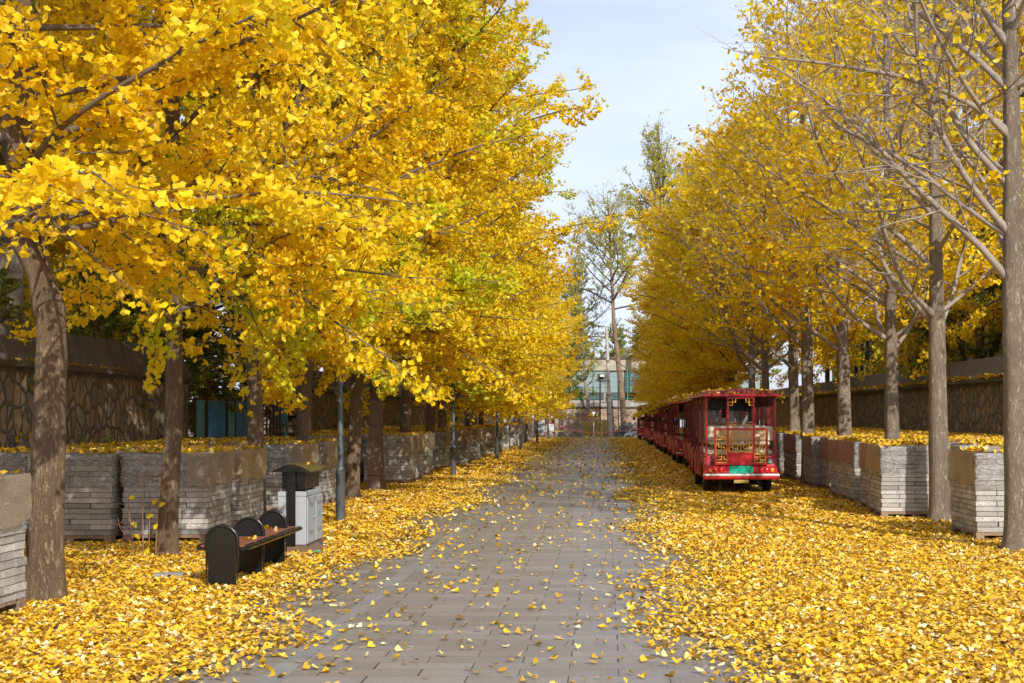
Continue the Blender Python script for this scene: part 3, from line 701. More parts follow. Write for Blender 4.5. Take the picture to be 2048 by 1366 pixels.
def pallet_base_mesh(w=1.0, d=1.08):
    m = MB()
    for i in range(3):
        x = -w / 2 + i * (w / 2 - 0.05); m.box(x, x + 0.1, -d / 2, d / 2, 0.0, 0.018)
        for j in range(3):
            y = -d / 2 + j * (d / 2 - 0.06); m.box(x + 0.002, x + 0.098, y, y + 0.12, 0.018, 0.084)
    for j in range(3):
        y = -d / 2 + j * (d / 2 - 0.06); m.box(-w / 2, w / 2, y, y + 0.12, 0.084, 0.101)
    for j in range(7):
        y = -d / 2 + j * (d - 0.11) / 6; m.box(-w / 2, w / 2, y, y + 0.11, 0.101, 0.1235)
    return m.mesh('wooden_pallet', M['wood'])
PB = pallet_base_mesh()
def film_mesh(seed, w=1.0, d=1.08, depth=0.42):
    rg = np.random.RandomState(seed); m = MB(); nx, nz = 44, 10; V = []
    per = 2 * (w + d)
    for k in range(nz + 1):
        for i in range(nx):
            t = i / nx * per; o = 0.014 + 0.007 * rg.rand() + (0.006 * math.sin(k * 1.1 + i * 0.5))
            W, D = w / 2 + o, d / 2 + o; 
            if t < w: p = (-W + 2 * W * t / w, -D)
            elif t < w + d: p = (W, -D + 2 * D * (t - w) / d)
            elif t < 2 * w + d: p = (W - 2 * W * (t - w - d) / w, D)
            else: p = (-W, D - 2 * D * (t - 2 * w - d) / d)
            zz = ZT + 0.012 - depth * k / nz + (0.02 * math.sin(i * 0.9 + seed) + 0.02 * rg.rand() if k == nz else 0) - (0.010 * rg.rand() if k == 0 else 0)
            V.append((p[0], p[1], zz))
    F = [(k * nx + i, (k + 1) * nx + i, (k + 1) * nx + (i + 1) % nx, k * nx + (i + 1) % nx) for k in range(nz) for i in range(nx)]
    F.append(tuple(range(nx)))
    m.add(V, F, True); return m.mesh('plastic_film', M['film'])
FILM = [film_mesh(3), film_mesh(8)]
def cover_mesh(seed, side, mat, wrap=0.0, depth=0.37, w=1.0, d=1.08):
    """opaque sheet on the road-facing side (side=+1: +X), wrapping round the front by `wrap` metres"""
    rg = np.random.RandomState(seed); m = MB(); pts = []
    o = 0.030; W, D = w / 2 + o, d / 2 + o
    if wrap > 0:
        for t in np.linspace(wrap, 0.03, 6): pts.append((side * (W - t), -D))
    for t in np.linspace(0.0, 2 * D - 0.02, 14): pts.append((side * W, -D + t))
    n = len(pts); V = []
    for k in range(9):
        for i, (x, y) in enumerate(pts):
            j = 0.006 * rg.randn()
            z = ZT + 0.02 - depth * k / 8 - (0.03 * (1 - i / n) + 0.02 * rg.rand() + 0.02 * math.sin(i * 0.7 + seed)) * (k == 8)
            V.append((x + (j if i > 5 or wrap == 0 else 0), y + (j if i <= 5 and wrap > 0 else 0), z))
    F = [(k * n + i, k * n + i + 1, (k + 1) * n + i + 1, (k + 1) * n + i) for k in range(8) for i in range(n - 1)]
    m.add(V, F, True); return m.mesh('cover_sheet', mat)
COV = {}
for sd in (1, -1):
    for cn in ('cover_tan', 'cover_gold', 'cover_red'):
        COV[sd, cn, 0] = cover_mesh(5 + sd, sd, M[cn], 0.0); COV[sd, cn, 1] = cover_mesh(9 + sd, sd, M[cn], 0.26)
prg = random.Random(3); PALLET_TOPS = []; ORD = ['nearest', 'second', 'third', 'fourth', 'fifth', 'sixth', 'seventh', 'eighth', 'ninth', 'tenth', 'eleventh', 'twelfth', 'thirteenth', 'fourteenth', 'fifteenth', 'sixteenth', 'seventeenth', 'eighteenth', 'nineteenth', 'twentieth', 'twenty-first', 'twenty-second', 'twenty-third', 'twenty-fourth', 'twenty-fifth', 'twenty-sixth', 'twenty-seventh', 'twenty-eighth', 'twenty-ninth', 'thirtieth', 'thirty-first', 'thirty-second', 'thirty-third', 'thirty-fourth', 'thirty-fifth', 'thirty-sixth', 'thirty-seventh', 'thirty-eighth', 'thirty-ninth', 'fortieth', 'forty-first', 'forty-second', 'forty-third', 'forty-fourth', 'forty-fifth', 'forty-sixth', 'forty-seventh', 'forty-eighth', 'forty-ninth', 'fiftieth']
def pallet(xf, yf, side, label, group, cov='cover_tan', wrap=1, rz=None, full=True):
    """xf = road-facing X edge, yf = near Y edge, side=+1 when the road is at +X"""
    rz = prg.uniform(-0.025, 0.025) if rz is None else rz
    cx = xf - side * 0.5; cy = yf + 0.54; p = empty('paver_pallet', (cx, cy, 0), rz, label=label, cat='pallet', group=group)
    link_mesh('wooden_base', PB, p); link_mesh('paver_stack', prg.choice(STK)[0], p)
    if full:
        link_mesh('plastic_film', prg.choice(FILM), p)
        if cov: link_mesh('cover_sheet', COV[side, cov, wrap], p)
    PALLET_TOPS.append((cx - 0.5, cx + 0.5, cy - 0.54, cy + 0.54, ZT + 0.015))
    return p
gL = 'wrapped pallets of grey pavers along the left side'; gR = 'wrapped pallets of grey pavers along the right side'
left_front = [(-4.54, 8.72, 0, 1), (-4.76, 14.9, 0, 1), (-4.70, 16.15, 1, 1), (-4.68, 19.2, 0, 1), (-4.68, 21.05, 0, 1),
              (-4.31, 27.5, 0, 1), (-4.31, 28.65, 1, 1), (-4.40, 31.0, 0, 1), (-4.47, 35.0, 0, 0), (-4.15, 37.6, 1, 1), (-4.38, 38.8, 0, 1),
              (-4.2, 41.0, 0, 1), (-4.25, 43.3, 1, 1), (-4.35, 44.5, 0, 1), (-4.2, 47.0, 0, 1), (-4.3, 49.4, 1, 1), (-4.2, 50.6, 0, 1), (-4.35, 51.8, 0, 1), (-4.2, 54.4, 0, 0), (-4.3, 55.6, 1, 1),
              (-4.2, 58.2, 0, 1), (-4.3, 59.4, 0, 1), (-4.25, 60.6, 1, 1), (-4.2, 63.6, 0, 1), (-4.3, 66.2, 0, 1), (-4.2, 67.4, 1, 1), (-4.25, 70, 0, 1), (-4.2, 71.2, 0, 1)]
for i, (x, y, c, wr_) in enumerate(left_front):
    if i == 0: lb = 'near pallet of grey pavers at the left picture edge, beside the bent ginkgo'
    elif i == 1: lb = 'wrapped paver pallet standing behind the second left tree and its bare sapling'
    elif i == 2: lb = 'wrapped paver pallet just behind the near bench, tan sheet folded loose at its corner'
    elif i == 3: lb = 'wrapped paver pallet directly behind the grey litter bin'
    elif i == 4: lb = 'wrapped paver pallet just left of the nearest grey lamp post'
    elif i == 5: lb = 'wrapped paver pallet behind the tree with the board tied to it'
    else: lb = 'wrapped paver pallet, %s from the camera in the front line on the left' % ORD[i]
    pallet(x, y, 1, lb, gL, ['cover_tan', 'cover_gold'][c], wr_, rz=0.03 if i == 1 else None)
pallet(-5.84, 14.8, 1, 'wrapped paver pallet between the thick bent ginkgo and the pallet behind the sapling', gL, None, 0, rz=0.0)
pallet(-6.92, 14.9, 1, 'wrapped paver pallet hidden mostly by the thick bent trunk on the left', gL, None, 0)
lb2 = 'leaf topped paver pallet in the inner rows between the left trees and the stone wall'
k = 0
for y in [16.3, 17.6, 19.1, 20.4, 21.8, 23.2, 26.6, 28.0] + [29.4 + 1.35 * i for i in range(20)]:
    for x in (-5.85, ) if 16 < y < 26 else (-5.6,):
        pallet(x - prg.uniform(0, 0.15), y + prg.uniform(0, 0.15), 1, lb2, gL, prg.choice(['cover_tan', None]), 0)
    if y < 45 and not (22.5 < y < 31): pallet(-6.75, y + 0.05, 1, lb2, gL, None, 0, full=False)
right_front = [(4.50, 15.2, 'cover_gold', 0), (4.10, 18.45, 'cover_gold', 0), (4.22, 19.62, 'cover_red', 0), (4.27, 21.5, 'cover_red', 0), (4.27, 22.62, 'cover_red', 0),
               (4.5, 25.0, 'cover_red', 0), (4.34, 26.2, 'cover_tan', 0), (4.38, 28.5, 'cover_red', 0), (4.40, 29.65, 'cover_red', 0), (4.5, 32.3, None, 0), (4.45, 33.6, 'cover_tan', 0), (4.4, 35.9, None, 0), (4.4, 38.2, 'cover_red', 0), (4.4, 39.5, None, 0)]
for i, (x, y, c, wr_) in enumerate(right_front):
    lb = ['nearest right hand paver pallet, gold sheet and three loose pavers on top', 'wrapped paver pallet with gold sheet standing behind the second right hand trunk',
          'wrapped paver pallet showing only its left edge behind the gold sheeted pallet', 'red sheeted paver pallet fourth from the camera on the right, silver film on its front'][i] if i < 4 else 'wrapped paver pallet, %s from the camera in the front line on the right' % ORD[i]
    pallet(x, y, -1, lb, gR, c, wr_, rz=[0.02, -0.03, 0.0, 0.04, 0.03][i] if i < 5 else None)
# loose pavers on the nearest right pallet
for (x, y, rz) in ((4.56, 15.95, 0.1), (4.76, 15.45, -0.15), (5.1, 15.8, 0.5)):
    m = MB(); m.t = 0.6; m.cbox(-0.10, 0.10, -0.15, 0.15, 0.0, 0.062, 0.004); o = m.build('loose_paver', M['paver']); o.location = (x, y, ZT + 0.022); o.rotation_euler = (0, 0, rz)
    tag(o, 'loose grey paver lying on top of the nearest right hand pallet', 'paver', 'loose pavers on the nearest right pallet')
lb3 = 'leaf topped paver pallet in the inner rows between the right trees and the stone wall'
for y in [17.2 + 1.28 * i for i in range(20)]:
    for x in (5.75, 7.0):
        pallet(x + prg.uniform(0, 0.12), y + prg.uniform(0, 0.12), -1, lb3, gR, None, 0, full=(x < 6 and y < 22))
top_leaves([t for t in PALLET_TOPS if t[2] < 34 and t[0] > 0], 380, 0.062, 21)
top_leaves([t for t in PALLET_TOPS if t[2] < 34 and t[0] < 0], 150, 0.058, 25, heap=0.015)
top_leaves([t for t in PALLET_TOPS if t[2] >= 34], 150, 0.085, 22, heap=0.025)
# leaf drifts on the right and left wall ledges
top_leaves([(WRX - 0.09, WRX - 0.02, 14.2, 62, 2.352)], 520, 0.085, 23, heap=0.09)
top_leaves([(WLX + 0.02, WLX + 0.09, 5, 23, 2.262), (WLX + 0.02, WLX + 0.09, 32, 85, 2.282)], 90, 0.08, 24, heap=0.01)

# ============================================================ TREES
print('trees...')
def dense_variant(seed, lmat, green=False):
    rg = np.random.RandomState(seed); ct = [(0, 0, 0), (rg.randn() * 0.03, rg.randn() * 0.03, 1.5), (rg.randn() * 0.07, rg.randn() * 0.07, 3.2), (rg.randn() * 0.12, rg.randn() * 0.12, 6), (rg.randn() * 0.2, rg.randn() * 0.2, 12.0)]
    tm, P, r = trunk_mesh('trunk', ct, 0.125, 0.02, M['bark'], seed, knots=((rg.rand() + 0.8, 0.06), (rg.rand() + 2, 0.08)))
    vn = vnoise(seed)
    droop = [(2.35 + 0.1 * k, -95 + 190 * ((k * 7) % 10) / 10 + 18 * rg.rand(), -2 + 18 * rg.rand(), 2.8 + 1.0 * rg.rand(), 0.020, -0.12 + 0.3 * rg.rand()) for k in range(10)]
    bm, lm = grow(seed, P, r, 2.9, 11.7, 44, lambda t: (3.7 + 0.6 * min(t, 0.4) / 0.4) * (1 - 0.80 * (max(0, t - 0.5) / 0.5) ** 1.5), (16, 60), 0.36, 0.24, 0.14, 54, 0.058,
                  keep=lambda p, c: max(0.12, 0.95 + 1.0 * vn(p)), lmat=lmat, tmat=M['twig_dark'], hang=0.55, custom=droop)
    return tm, bm, lm
DV = [dense_variant(s, M['leaf']) for s in (101, 202, 303)]
DF = [(tm, bm, None) for tm, bm, lm in DV]
far_leaf = []
for tm, bm, lm in DV:
    l2 = lm.copy(); l2.materials[0] = M['leaf_far']; far_leaf.append(l2)
print('dense leaves', [len(d[2].polygons) // 2 for d in DV])

def sparse_variant(seed, keep, custom=(), r0=0.15, lpt=44, ct=None, nl=20, bark='bark_grey', zb=2.9, pitch=(28, 62)):
    rg = np.random.RandomState(seed); ct = ct or [(0, 0, 0), (-0.03, 0, 1.5), (-0.05, 0.02, 3.2), (-0.1, 0.02, 6), (-0.2, 0.1, 10.8)]
    tm, P, r = trunk_mesh('trunk', ct, r0, 0.02, M[bark], seed, knots=((1.1, 0.05), (2.4, 0.07), (2.9, 0.1)))
    bm, lm = grow(seed, P, r, zb, 10.8, nl, lambda t: 3.9 * (1 - 0.8 * t ** 1.4), pitch, 0.55, 0.19, 0.13, lpt, 0.068, keep=keep, custom=custom, lmat=M['leaf_far'], tmat=M['twig'], hang=0.7, twig_len=(0.2, 0.55))
    return tm, bm, lm
v1, v2, v3, v4 = vnoise(41), vnoise(42), vnoise(43), vnoise(44)
# custom limbs: z, azimuth, pitch, length, radius, upward pull  (azimuth 180 = towards the road)
SP1 = sparse_variant(411, lambda p, c: 0.05 if v1(p) > 0.2 else 0.01, custom=[(3.0, 168, 50, 4.2, 0.044, 0.2), (3.55, 190, 42, 4.4, 0.040, 0.30), (4.1, 172, 42, 4.2, 0.040, 0.25), (4.7, 200, 38, 3.5, 0.036, 0.3), (5.2, 160, 44, 3.4, 0.04, 0.2), (3.2, 100, 45, 3.6, 0.036, 0.5), (3.4, 20, 40, 3.5, 0.036, 0.5), (5.7, 185, 48, 4.0, 0.04, 0.2)], r0=0.165, nl=22)
SP2 = sparse_variant(422, lambda p, c: 0.42 if v2(p) > 0.2 else 0.040, custom=[(2.85, 150, 40, 4.0, 0.043, 0.5), (2.95, 205, 28, 3.8, 0.040, 0.7), (3.6, 175, 46, 4.2, 0.040, 0.3), (2.75, 40, 42, 3.6, 0.040, 0.5), (4.4, 190, 45, 4.0, 0.036, 0.2)], r0=0.15, nl=24)
SP3 = sparse_variant(433, lambda p, c: 0.7 if v3(p) > 0.12 else 0.14, custom=[(2.5, 160, 35, 3.8, 0.040, 0.6), (2.6, 200, 35, 3.8, 0.040, 0.6), (2.7, 30, 40, 3.4, 0.036, 0.6)], r0=0.14, nl=22)
SP4 = sparse_variant(444, lambda p, c: 0.05 if c else (0.7 if v4(p) > 0.1 else 0.15), custom=[(2.85, 186, 33, 6.2, 0.05, 0.75), (2.9, 20, 30, 2.8, 0.040, 0.6)], r0=0.14, nl=24)
# the bent tree nearest the camera on the left
tmB, PB_, rB_ = trunk_mesh('trunk', [(0, 0, 0), (0.02, 0, 0.8), (0.04, 0, 1.6), (0.05, 0, 2.25), (-0.02, 0, 2.65), (-0.17, 0.0, 3.0), (-0.24, 0.03, 3.5), (-0.22, 0.05, 4.6), (-0.3, 0.1, 10.4)], 0.142, 0.03, M['bark'], 7, n=20, rings=110, knots=((2.0, 0.06), (2.45, 0.16), (1.3, 0.05)))
vb = vnoise(77)
bB, lB = grow(707, PB_, rB_, 3.0, 9.8, 38, lambda t: (3.8) * (1 - 0.6 * t ** 1.5), (12, 56), 0.4, 0.24, 0.14, 56, 0.060, keep=lambda p, c: max(0.1, 0.9 + 1.1 * vb(p)), custom=[(3.35, -8, 38, 3.0, 0.030, 0.3), (2.5, 10, 86, 2.2, 0.022, 0.1), (3.1, -60, 14, 3.2, 0.024, 0.05), (3.1, -20, 12, 3.4, 0.022, -0.02), (3.2, -85, 18, 3.6, 0.022, 0.0), (3.1, 35, 16, 3.3, 0.022, 0.0)], lmat=M['leaf_far'], tmat=M['twig_dark'])

def tree(name, variant, loc, rz, sc, label, group, cat='tree', leafm=None, tm=None, trz=0.0):
    t = empty(name, loc, rz, label=label, cat=cat, group=group); t.scale = sc if hasattr(sc, '__len__') else (sc, sc, sc)
    a = link_mesh('trunk', tm or variant[0], t); link_mesh('branches', variant[1], t)
    lf = leafm or variant[2]
    if lf: link_mesh('crown', lf, t)
    return t
gTL = 'ginkgo trees in the left row'; gTR = 'ginkgo trees in the right row'
tree('ginkgo_tree', (tmB, bB, lB), (-4.63, 10.33, 0), 0.0, 1.0, 'thick ginkgo nearest the camera on the left, its trunk bending left below the crown', gTL)
left_trees = [(-4.77, 13.6), (-4.93, 17.7), (-4.93, 20.6), (-4.68, 23.1), (-4.6, 25.3), (-4.8, 30.2), (-4.75, 33.4), (-4.75, 36.6), (-4.78, 40.0), (-4.75, 42.5), (-4.8, 46.0), (-4.8, 48.4), (-4.75, 53.2), (-4.8, 57.2), (-4.8, 62.2), (-4.75, 65.0), (-4.75, 69.2), (-4.75, 74.7), (-4.75, 79.0), (-4.6, 83.0)]
lsc = [0.86, 0.98, 1.05, 1.08, 1.14, 1.14, 1.16, 1.12]
trg = random.Random(12)
for i, (x, y) in enumerate(left_trees):
    v = i % 3; s = lsc[i] if i < 8 else trg.uniform(0.82, 0.92)
    lb = ['slim ginkgo standing behind the bare sapling, second tree on the left', 'ginkgo whose trunk rises behind the bench and the paver pallets, third on the left', 'ginkgo above the litter bin, fourth tree on the left', 'ginkgo with slim bare trunk just right of the nearest lamp post', 'ginkgo with a long weathered board tied to its trunk'][i] if i < 5 else 'yellow ginkgo, %s tree from the camera in the left row' % ORD[i + 1]
    tree('ginkgo_tree', DV[v], (x, y, 0), trg.uniform(-0.6, 0.5), (s, s, s * ([1.28, 1.2, 1.14, 1.08, 1.04, 0.98, 0.96, 0.94][i] if i < 8 else trg.uniform(0.96, 1.06))), lb, gTL, leafm=None if y < 40 else far_leaf[v])
# right row
right_trees = [(4.67, 14.1, SP1, 0.0, 1.0), (4.83, 18.0, SP2, 0.1, 1.0), (4.88, 21.15, SP2, -0.5, 0.95), (4.66, 24.25, SP3, 0.5, 1.1), (4.5, 27.6, SP2, 0.75, 1.05), (4.72, 31.1, SP3, 0.9, 1.08),
               (4.80, 37.1, SP4, 0.0, 1.0), (4.78, 40.3, SP4, 0.6, 1.0)]
rl = ['big nearly bare ginkgo nearest the camera at the right edge, smooth grey trunk', 'mostly bare ginkgo standing before the gold sheeted pallet, second on the right', 'ginkgo with a forked limb low on its trunk, third on the right', 'stout dark trunked ginkgo, fourth on the right', 'ginkgo fifth from the camera on the right, trunk half hidden by a pallet', 'ginkgo sixth from the camera on the right, just right of the nearest trolley',
      'ginkgo behind the nearest trolley with one long bare limb arching over the road', 'ginkgo close behind the one with the long bare limb on the right']
for i, (x, y, v, rz, s) in enumerate(right_trees):
    tree('ginkgo_tree', v, (x, y, 0), rz, s, rl[i], gTR)
i = 8; y = 43.6
while y < 79:
    v = i % 3; s = trg.uniform(0.92, 1.0) if y < 60 else trg.uniform(0.86, 0.94)
    tree('ginkgo_tree', DV[v], (4.6 + trg.uniform(-0.1, 0.1), y, 0), PI + trg.uniform(-0.6, 0.6), (s, s, s * (1.0 if y < 60 else 1.06)), 'golden ginkgo, %s tree from the camera in the right row' % ORD[i], gTR, leafm=far_leaf[v])
    y += 3.4; i += 1

# second line of ginkgos behind the right wall and poplars at the far end
gB = 'trees behind the right stone wall'
for i, (x, y) in enumerate(((10.2, 24.0), (9.8, 29.5), (10.0, 35.0), (9.8, 45.0), (10, 56.0))):
    tree('ginkgo_tree', DV[i % 3], (x, y, 0), i * 1.3, (1.05, 1.05, 1.6), 'golden ginkgo growing behind the right stone wall', gB, leafm=far_leaf[i % 3])

def poplar_variant(seed, ht, fork, mat, leaf=0.085, lpt=10, rr=0.33, nl=26, lean=0.0, pitch=(48, 72), L=5.5, twl=(0.3, 0.8), lmt='poplar', spread=1.0, bark='bark_grey', sec=0.45, tg=0.3):
    rg = np.random.RandomState(seed); ct = [(0, 0, 0), (lean * 0.3, 0, ht * 0.25), (lean * 0.6, 0, ht * 0.45), (lean * 0.9 + 0.2, 0, ht * 0.65), (lean, 0, ht)]
    tm, P, r = trunk_mesh('trunk', ct, rr, 0.03, M[bark], seed, n=14)
    vn = vnoise(seed)
    bm, lm = grow(seed, P, r, fork, ht * 0.95, nl, lambda t: L * (1 - 0.72 * t) * spread, pitch, 0.5, sec, tg, lpt, leaf, keep=lambda p, c: max(0.1, 0.9 + 1.6 * vn(np.asarray(p) * 0.5)), lmat=M[lmt], tmat=M['twig_dark'], limbk=0.014, hang=0.3, twig_len=twl, spur=False, secfrac=0.35)
    return tm, bm, lm
PO1 = poplar_variant(51, 17.0, 8.8, None, nl=26, lean=-1.3, L=7.4, pitch=(24, 62), lpt=20, rr=0.25, bark='bark', leaf=0.075, sec=0.36, tg=0.24)
PO2 = poplar_variant(52, 20.5, 10.5, None, nl=34, lean=0.4, L=6.6, pitch=(46, 70), lpt=26, rr=0.3, sec=0.36, tg=0.24, bark='bark', leaf=0.08)
GR1 = poplar_variant(53, 9.5, 2.0, None, leaf=0.10, lpt=34, nl=34, L=3.6, pitch=(10, 65), lmt='green', rr=0.22, bark='bark_pale', sec=0.4, tg=0.26, twl=(0.25, 0.6))
GR2 = poplar_variant(54, 12.5, 4.5, None, leaf=0.11, lpt=16, nl=30, L=4.2, pitch=(20, 65), lmt='poplar', rr=0.24, bark='bark_pale', sec=0.4, tg=0.26, twl=(0.25, 0.6))
gP = 'tall trees at the far end of the road'
tree('poplar_tree', PO1, (1.45, 88.3, 0), 0, 1.0, 'tall half bare poplar right of the concrete pole at the far end', gP)
tree('poplar_tree', PO2, (3.5, 93, 0), 0, 1.12, 'tallest thin leaved poplar rising beyond the right row of ginkgos', gP)
tree('poplar_tree', PO2, (6.6, 97, 0), 2, 1.05, 'thin leaved poplar beside the tallest one, far right of the road end', gP)
for i, (x, y, sc_) in enumerate(((4.0, 94.0, 0.75), (-2.6, 94.3, 0.72))):
    tree('leafy_tree', GR1, (x, y, 0), i * 2.2, sc_, ['leafy green tree right of the tall poplar, just beyond the far wall', 'leafy green tree beyond the far wall, above the yellow boards'][i], gP)
t = tree('leaning_tree', GR2, (-0.95, 89.4, 0), 0.3, (0.62, 0.62, 0.78), 'small ivy clad tree leaning left behind the round traffic mirror', gP); t.rotation_euler = (0, R(-7), 0.3)
tree('poplar_tree', PO1, (-1.9, 104, 0), 1.0, 0.86, 'sparse tree with upright twigs left of the road end skyline', gP)
tree('bare_trunk_tree', GR2, (-3.1, 88.2, 0), 0.5, 0.75, 'slim rough barked tree in front of the far wall beside the white cabin', gP)
for i, (x, y, s) in enumerate(((-2.5, 112, 1.2), (1.0, 116, 1.05), (3.2, 110, 1.0), (-7, 114, 1.1), (8, 112, 1.2), (-12, 108, 1.3), (13, 108, 1.3))):
    tree('willow_tree', GR1, (x, y, 0), i, s, 'soft green willow beyond the far building', 'willows beyond the far building')
gG = 'trees behind the left stone wall'
for i, (x, y, s, v) in enumerate(((-9.5, 29.7, 1.0, 0), (-9.4, 19.8, 1.05, 1), (-11.5, 15.5, 0.9, 0), (-10.4, 23.0, 1.0, 1), (-12.0, 31.0, 1.05, 0), (-9.9, 34.5, 0.9, 1), (-9.8, 42, 1.0, 0), (-10.5, 52, 1.1, 1), (-10.2, 64, 1.1, 0), (-14.5, 24, 1.25, 1), (-16, 40, 1.3, 0), (-12.5, 19.0, 0.8, 0), (-9.7, 26.5, 0.8, 0))):
    lb = ['old tree with pale furrowed trunk standing behind the blue panels', 'old tree with pale trunk rising just behind the left wall coping'][i] if i < 2 else 'green leaved tree behind the left stone wall'
    tree('background_tree', (GR1, GR2)[v], (x, y, 0), i * 1.7, s, lb, gG)
for i, (x, y, s) in enumerate(((10.3, 20.0, 0.8), (9.9, 33.0, 0.9), (20, 45, 1.6), (24, 60, 1.8), (21, 28, 1.6))):
    tree('background_tree', GR1, (x, y, 0), i * 1.1, s, 'dark green tree behind the right stone wall', gB)

for i, (x, y, s) in enumerate(((-8.9, 17.5, 0.42), (-9.0, 22.0, 0.40), (-8.9, 25.5, 0.38), (-9.1, 28.2, 0.45), (-9.0, 31.6, 0.45), (-9.2, 36.5, 0.5), (-9.2, 14.2, 0.42), (-12.8, 27.5, 0.6), (-13, 33, 0.6), (-9.2, 47, 0.5), (-9.2, 57, 0.5))):
    tree('leafy_shrub', GR1, (x, y, 0), i * 1.1, (s * 1.3, s * 1.3, s), 'yellow green shrub filling the space behind the left wall', 'shrubs behind the left wall', cat='shrub')

for i, (x, y) in enumerate(((-10.6, 17.0), (-11.2, 22.5), (-12.0, 29.0))):
    tree('ginkgo_tree', DV[i], (x, y, 0), i * 2.0, 0.8, 'yellow green ginkgo growing behind the left stone wall', 'ginkgos behind the left stone wall')

# sapling near the second left tree
sp = empty('sapling', (-4.93, 13.35, 0), label='leafless brown sapling with five yellow leaves before the second left tree', cat='sapling')
T = Tubes(); rg = np.random.RandomState(4); tips = []
for (dx, dy, h, lx) in ((0, 0, 1.22, -0.02), (0.05, 0.02, 0.98, 0.02), (0.11, 0.05, 1.0, 0.05), (-0.1, 0, 0.72, -0.06), (-0.04, 0.05, 0.45, -0.25), (0.14, 0, 0.55, 0.1)):
    p = np.array([[dx, dy, 0], [dx + lx * 0.4, dy, h * 0.4], [dx + lx * 0.9, dy, h * 0.75], [dx + lx, dy, h]]); T.add(smooth_path(p, 8), np.linspace(0.008, 0.003, 8) if h > 0.6 else np.linspace(0.004, 0.002, 8), 5)
    for k in range(4):
        z = h * (0.35 + 0.6 * rg.rand()); b = np.array([dx + lx * z / h, dy, z]); s = rg.choice([-1, 1]); e = b + np.array([s * (0.05 + 0.13 * rg.rand()), 0.04 * rg.randn(), 0.06 * rg.randn() + 0.12]); T.add(np.array([b, (b + e) / 2 + 0.01, e]), [0.0035, 0.0025, 0.0015], 3); tips.append(e)
link_mesh('stems', T.mesh('stems', M['stem']), sp)
P = np.array([[0.10, -0.02, 0.64], [0.06, -0.02, 0.50], [0.11, -0.02, 0.37], [-0.06, -0.02, 0.40], [-0.04, -0.02, 0.28], [-0.12, -0.02, 0.70], [0.18, 0, 0.62], [0.02, 0, 0.1], [0.05, 0.02, 0.06]])
A = np.array([[1, 0, -0.6], [0.6, 0, -1], [1, 0, -0.4], [-1, 0, -0.8], [-0.8, 0, -1], [0.2, 0, -1], [0.7, 0, -1], [1, 0, 0], [-1, 0, 0.1]], float)
link_mesh('leaves', fan_leaves('sapling_leaves', P, A, np.tile([0.2, -1, 0.3], (9, 1)), np.full(9, 0.052), np.linspace(0.3, 0.9, 9), M['leaf_far']), sp)

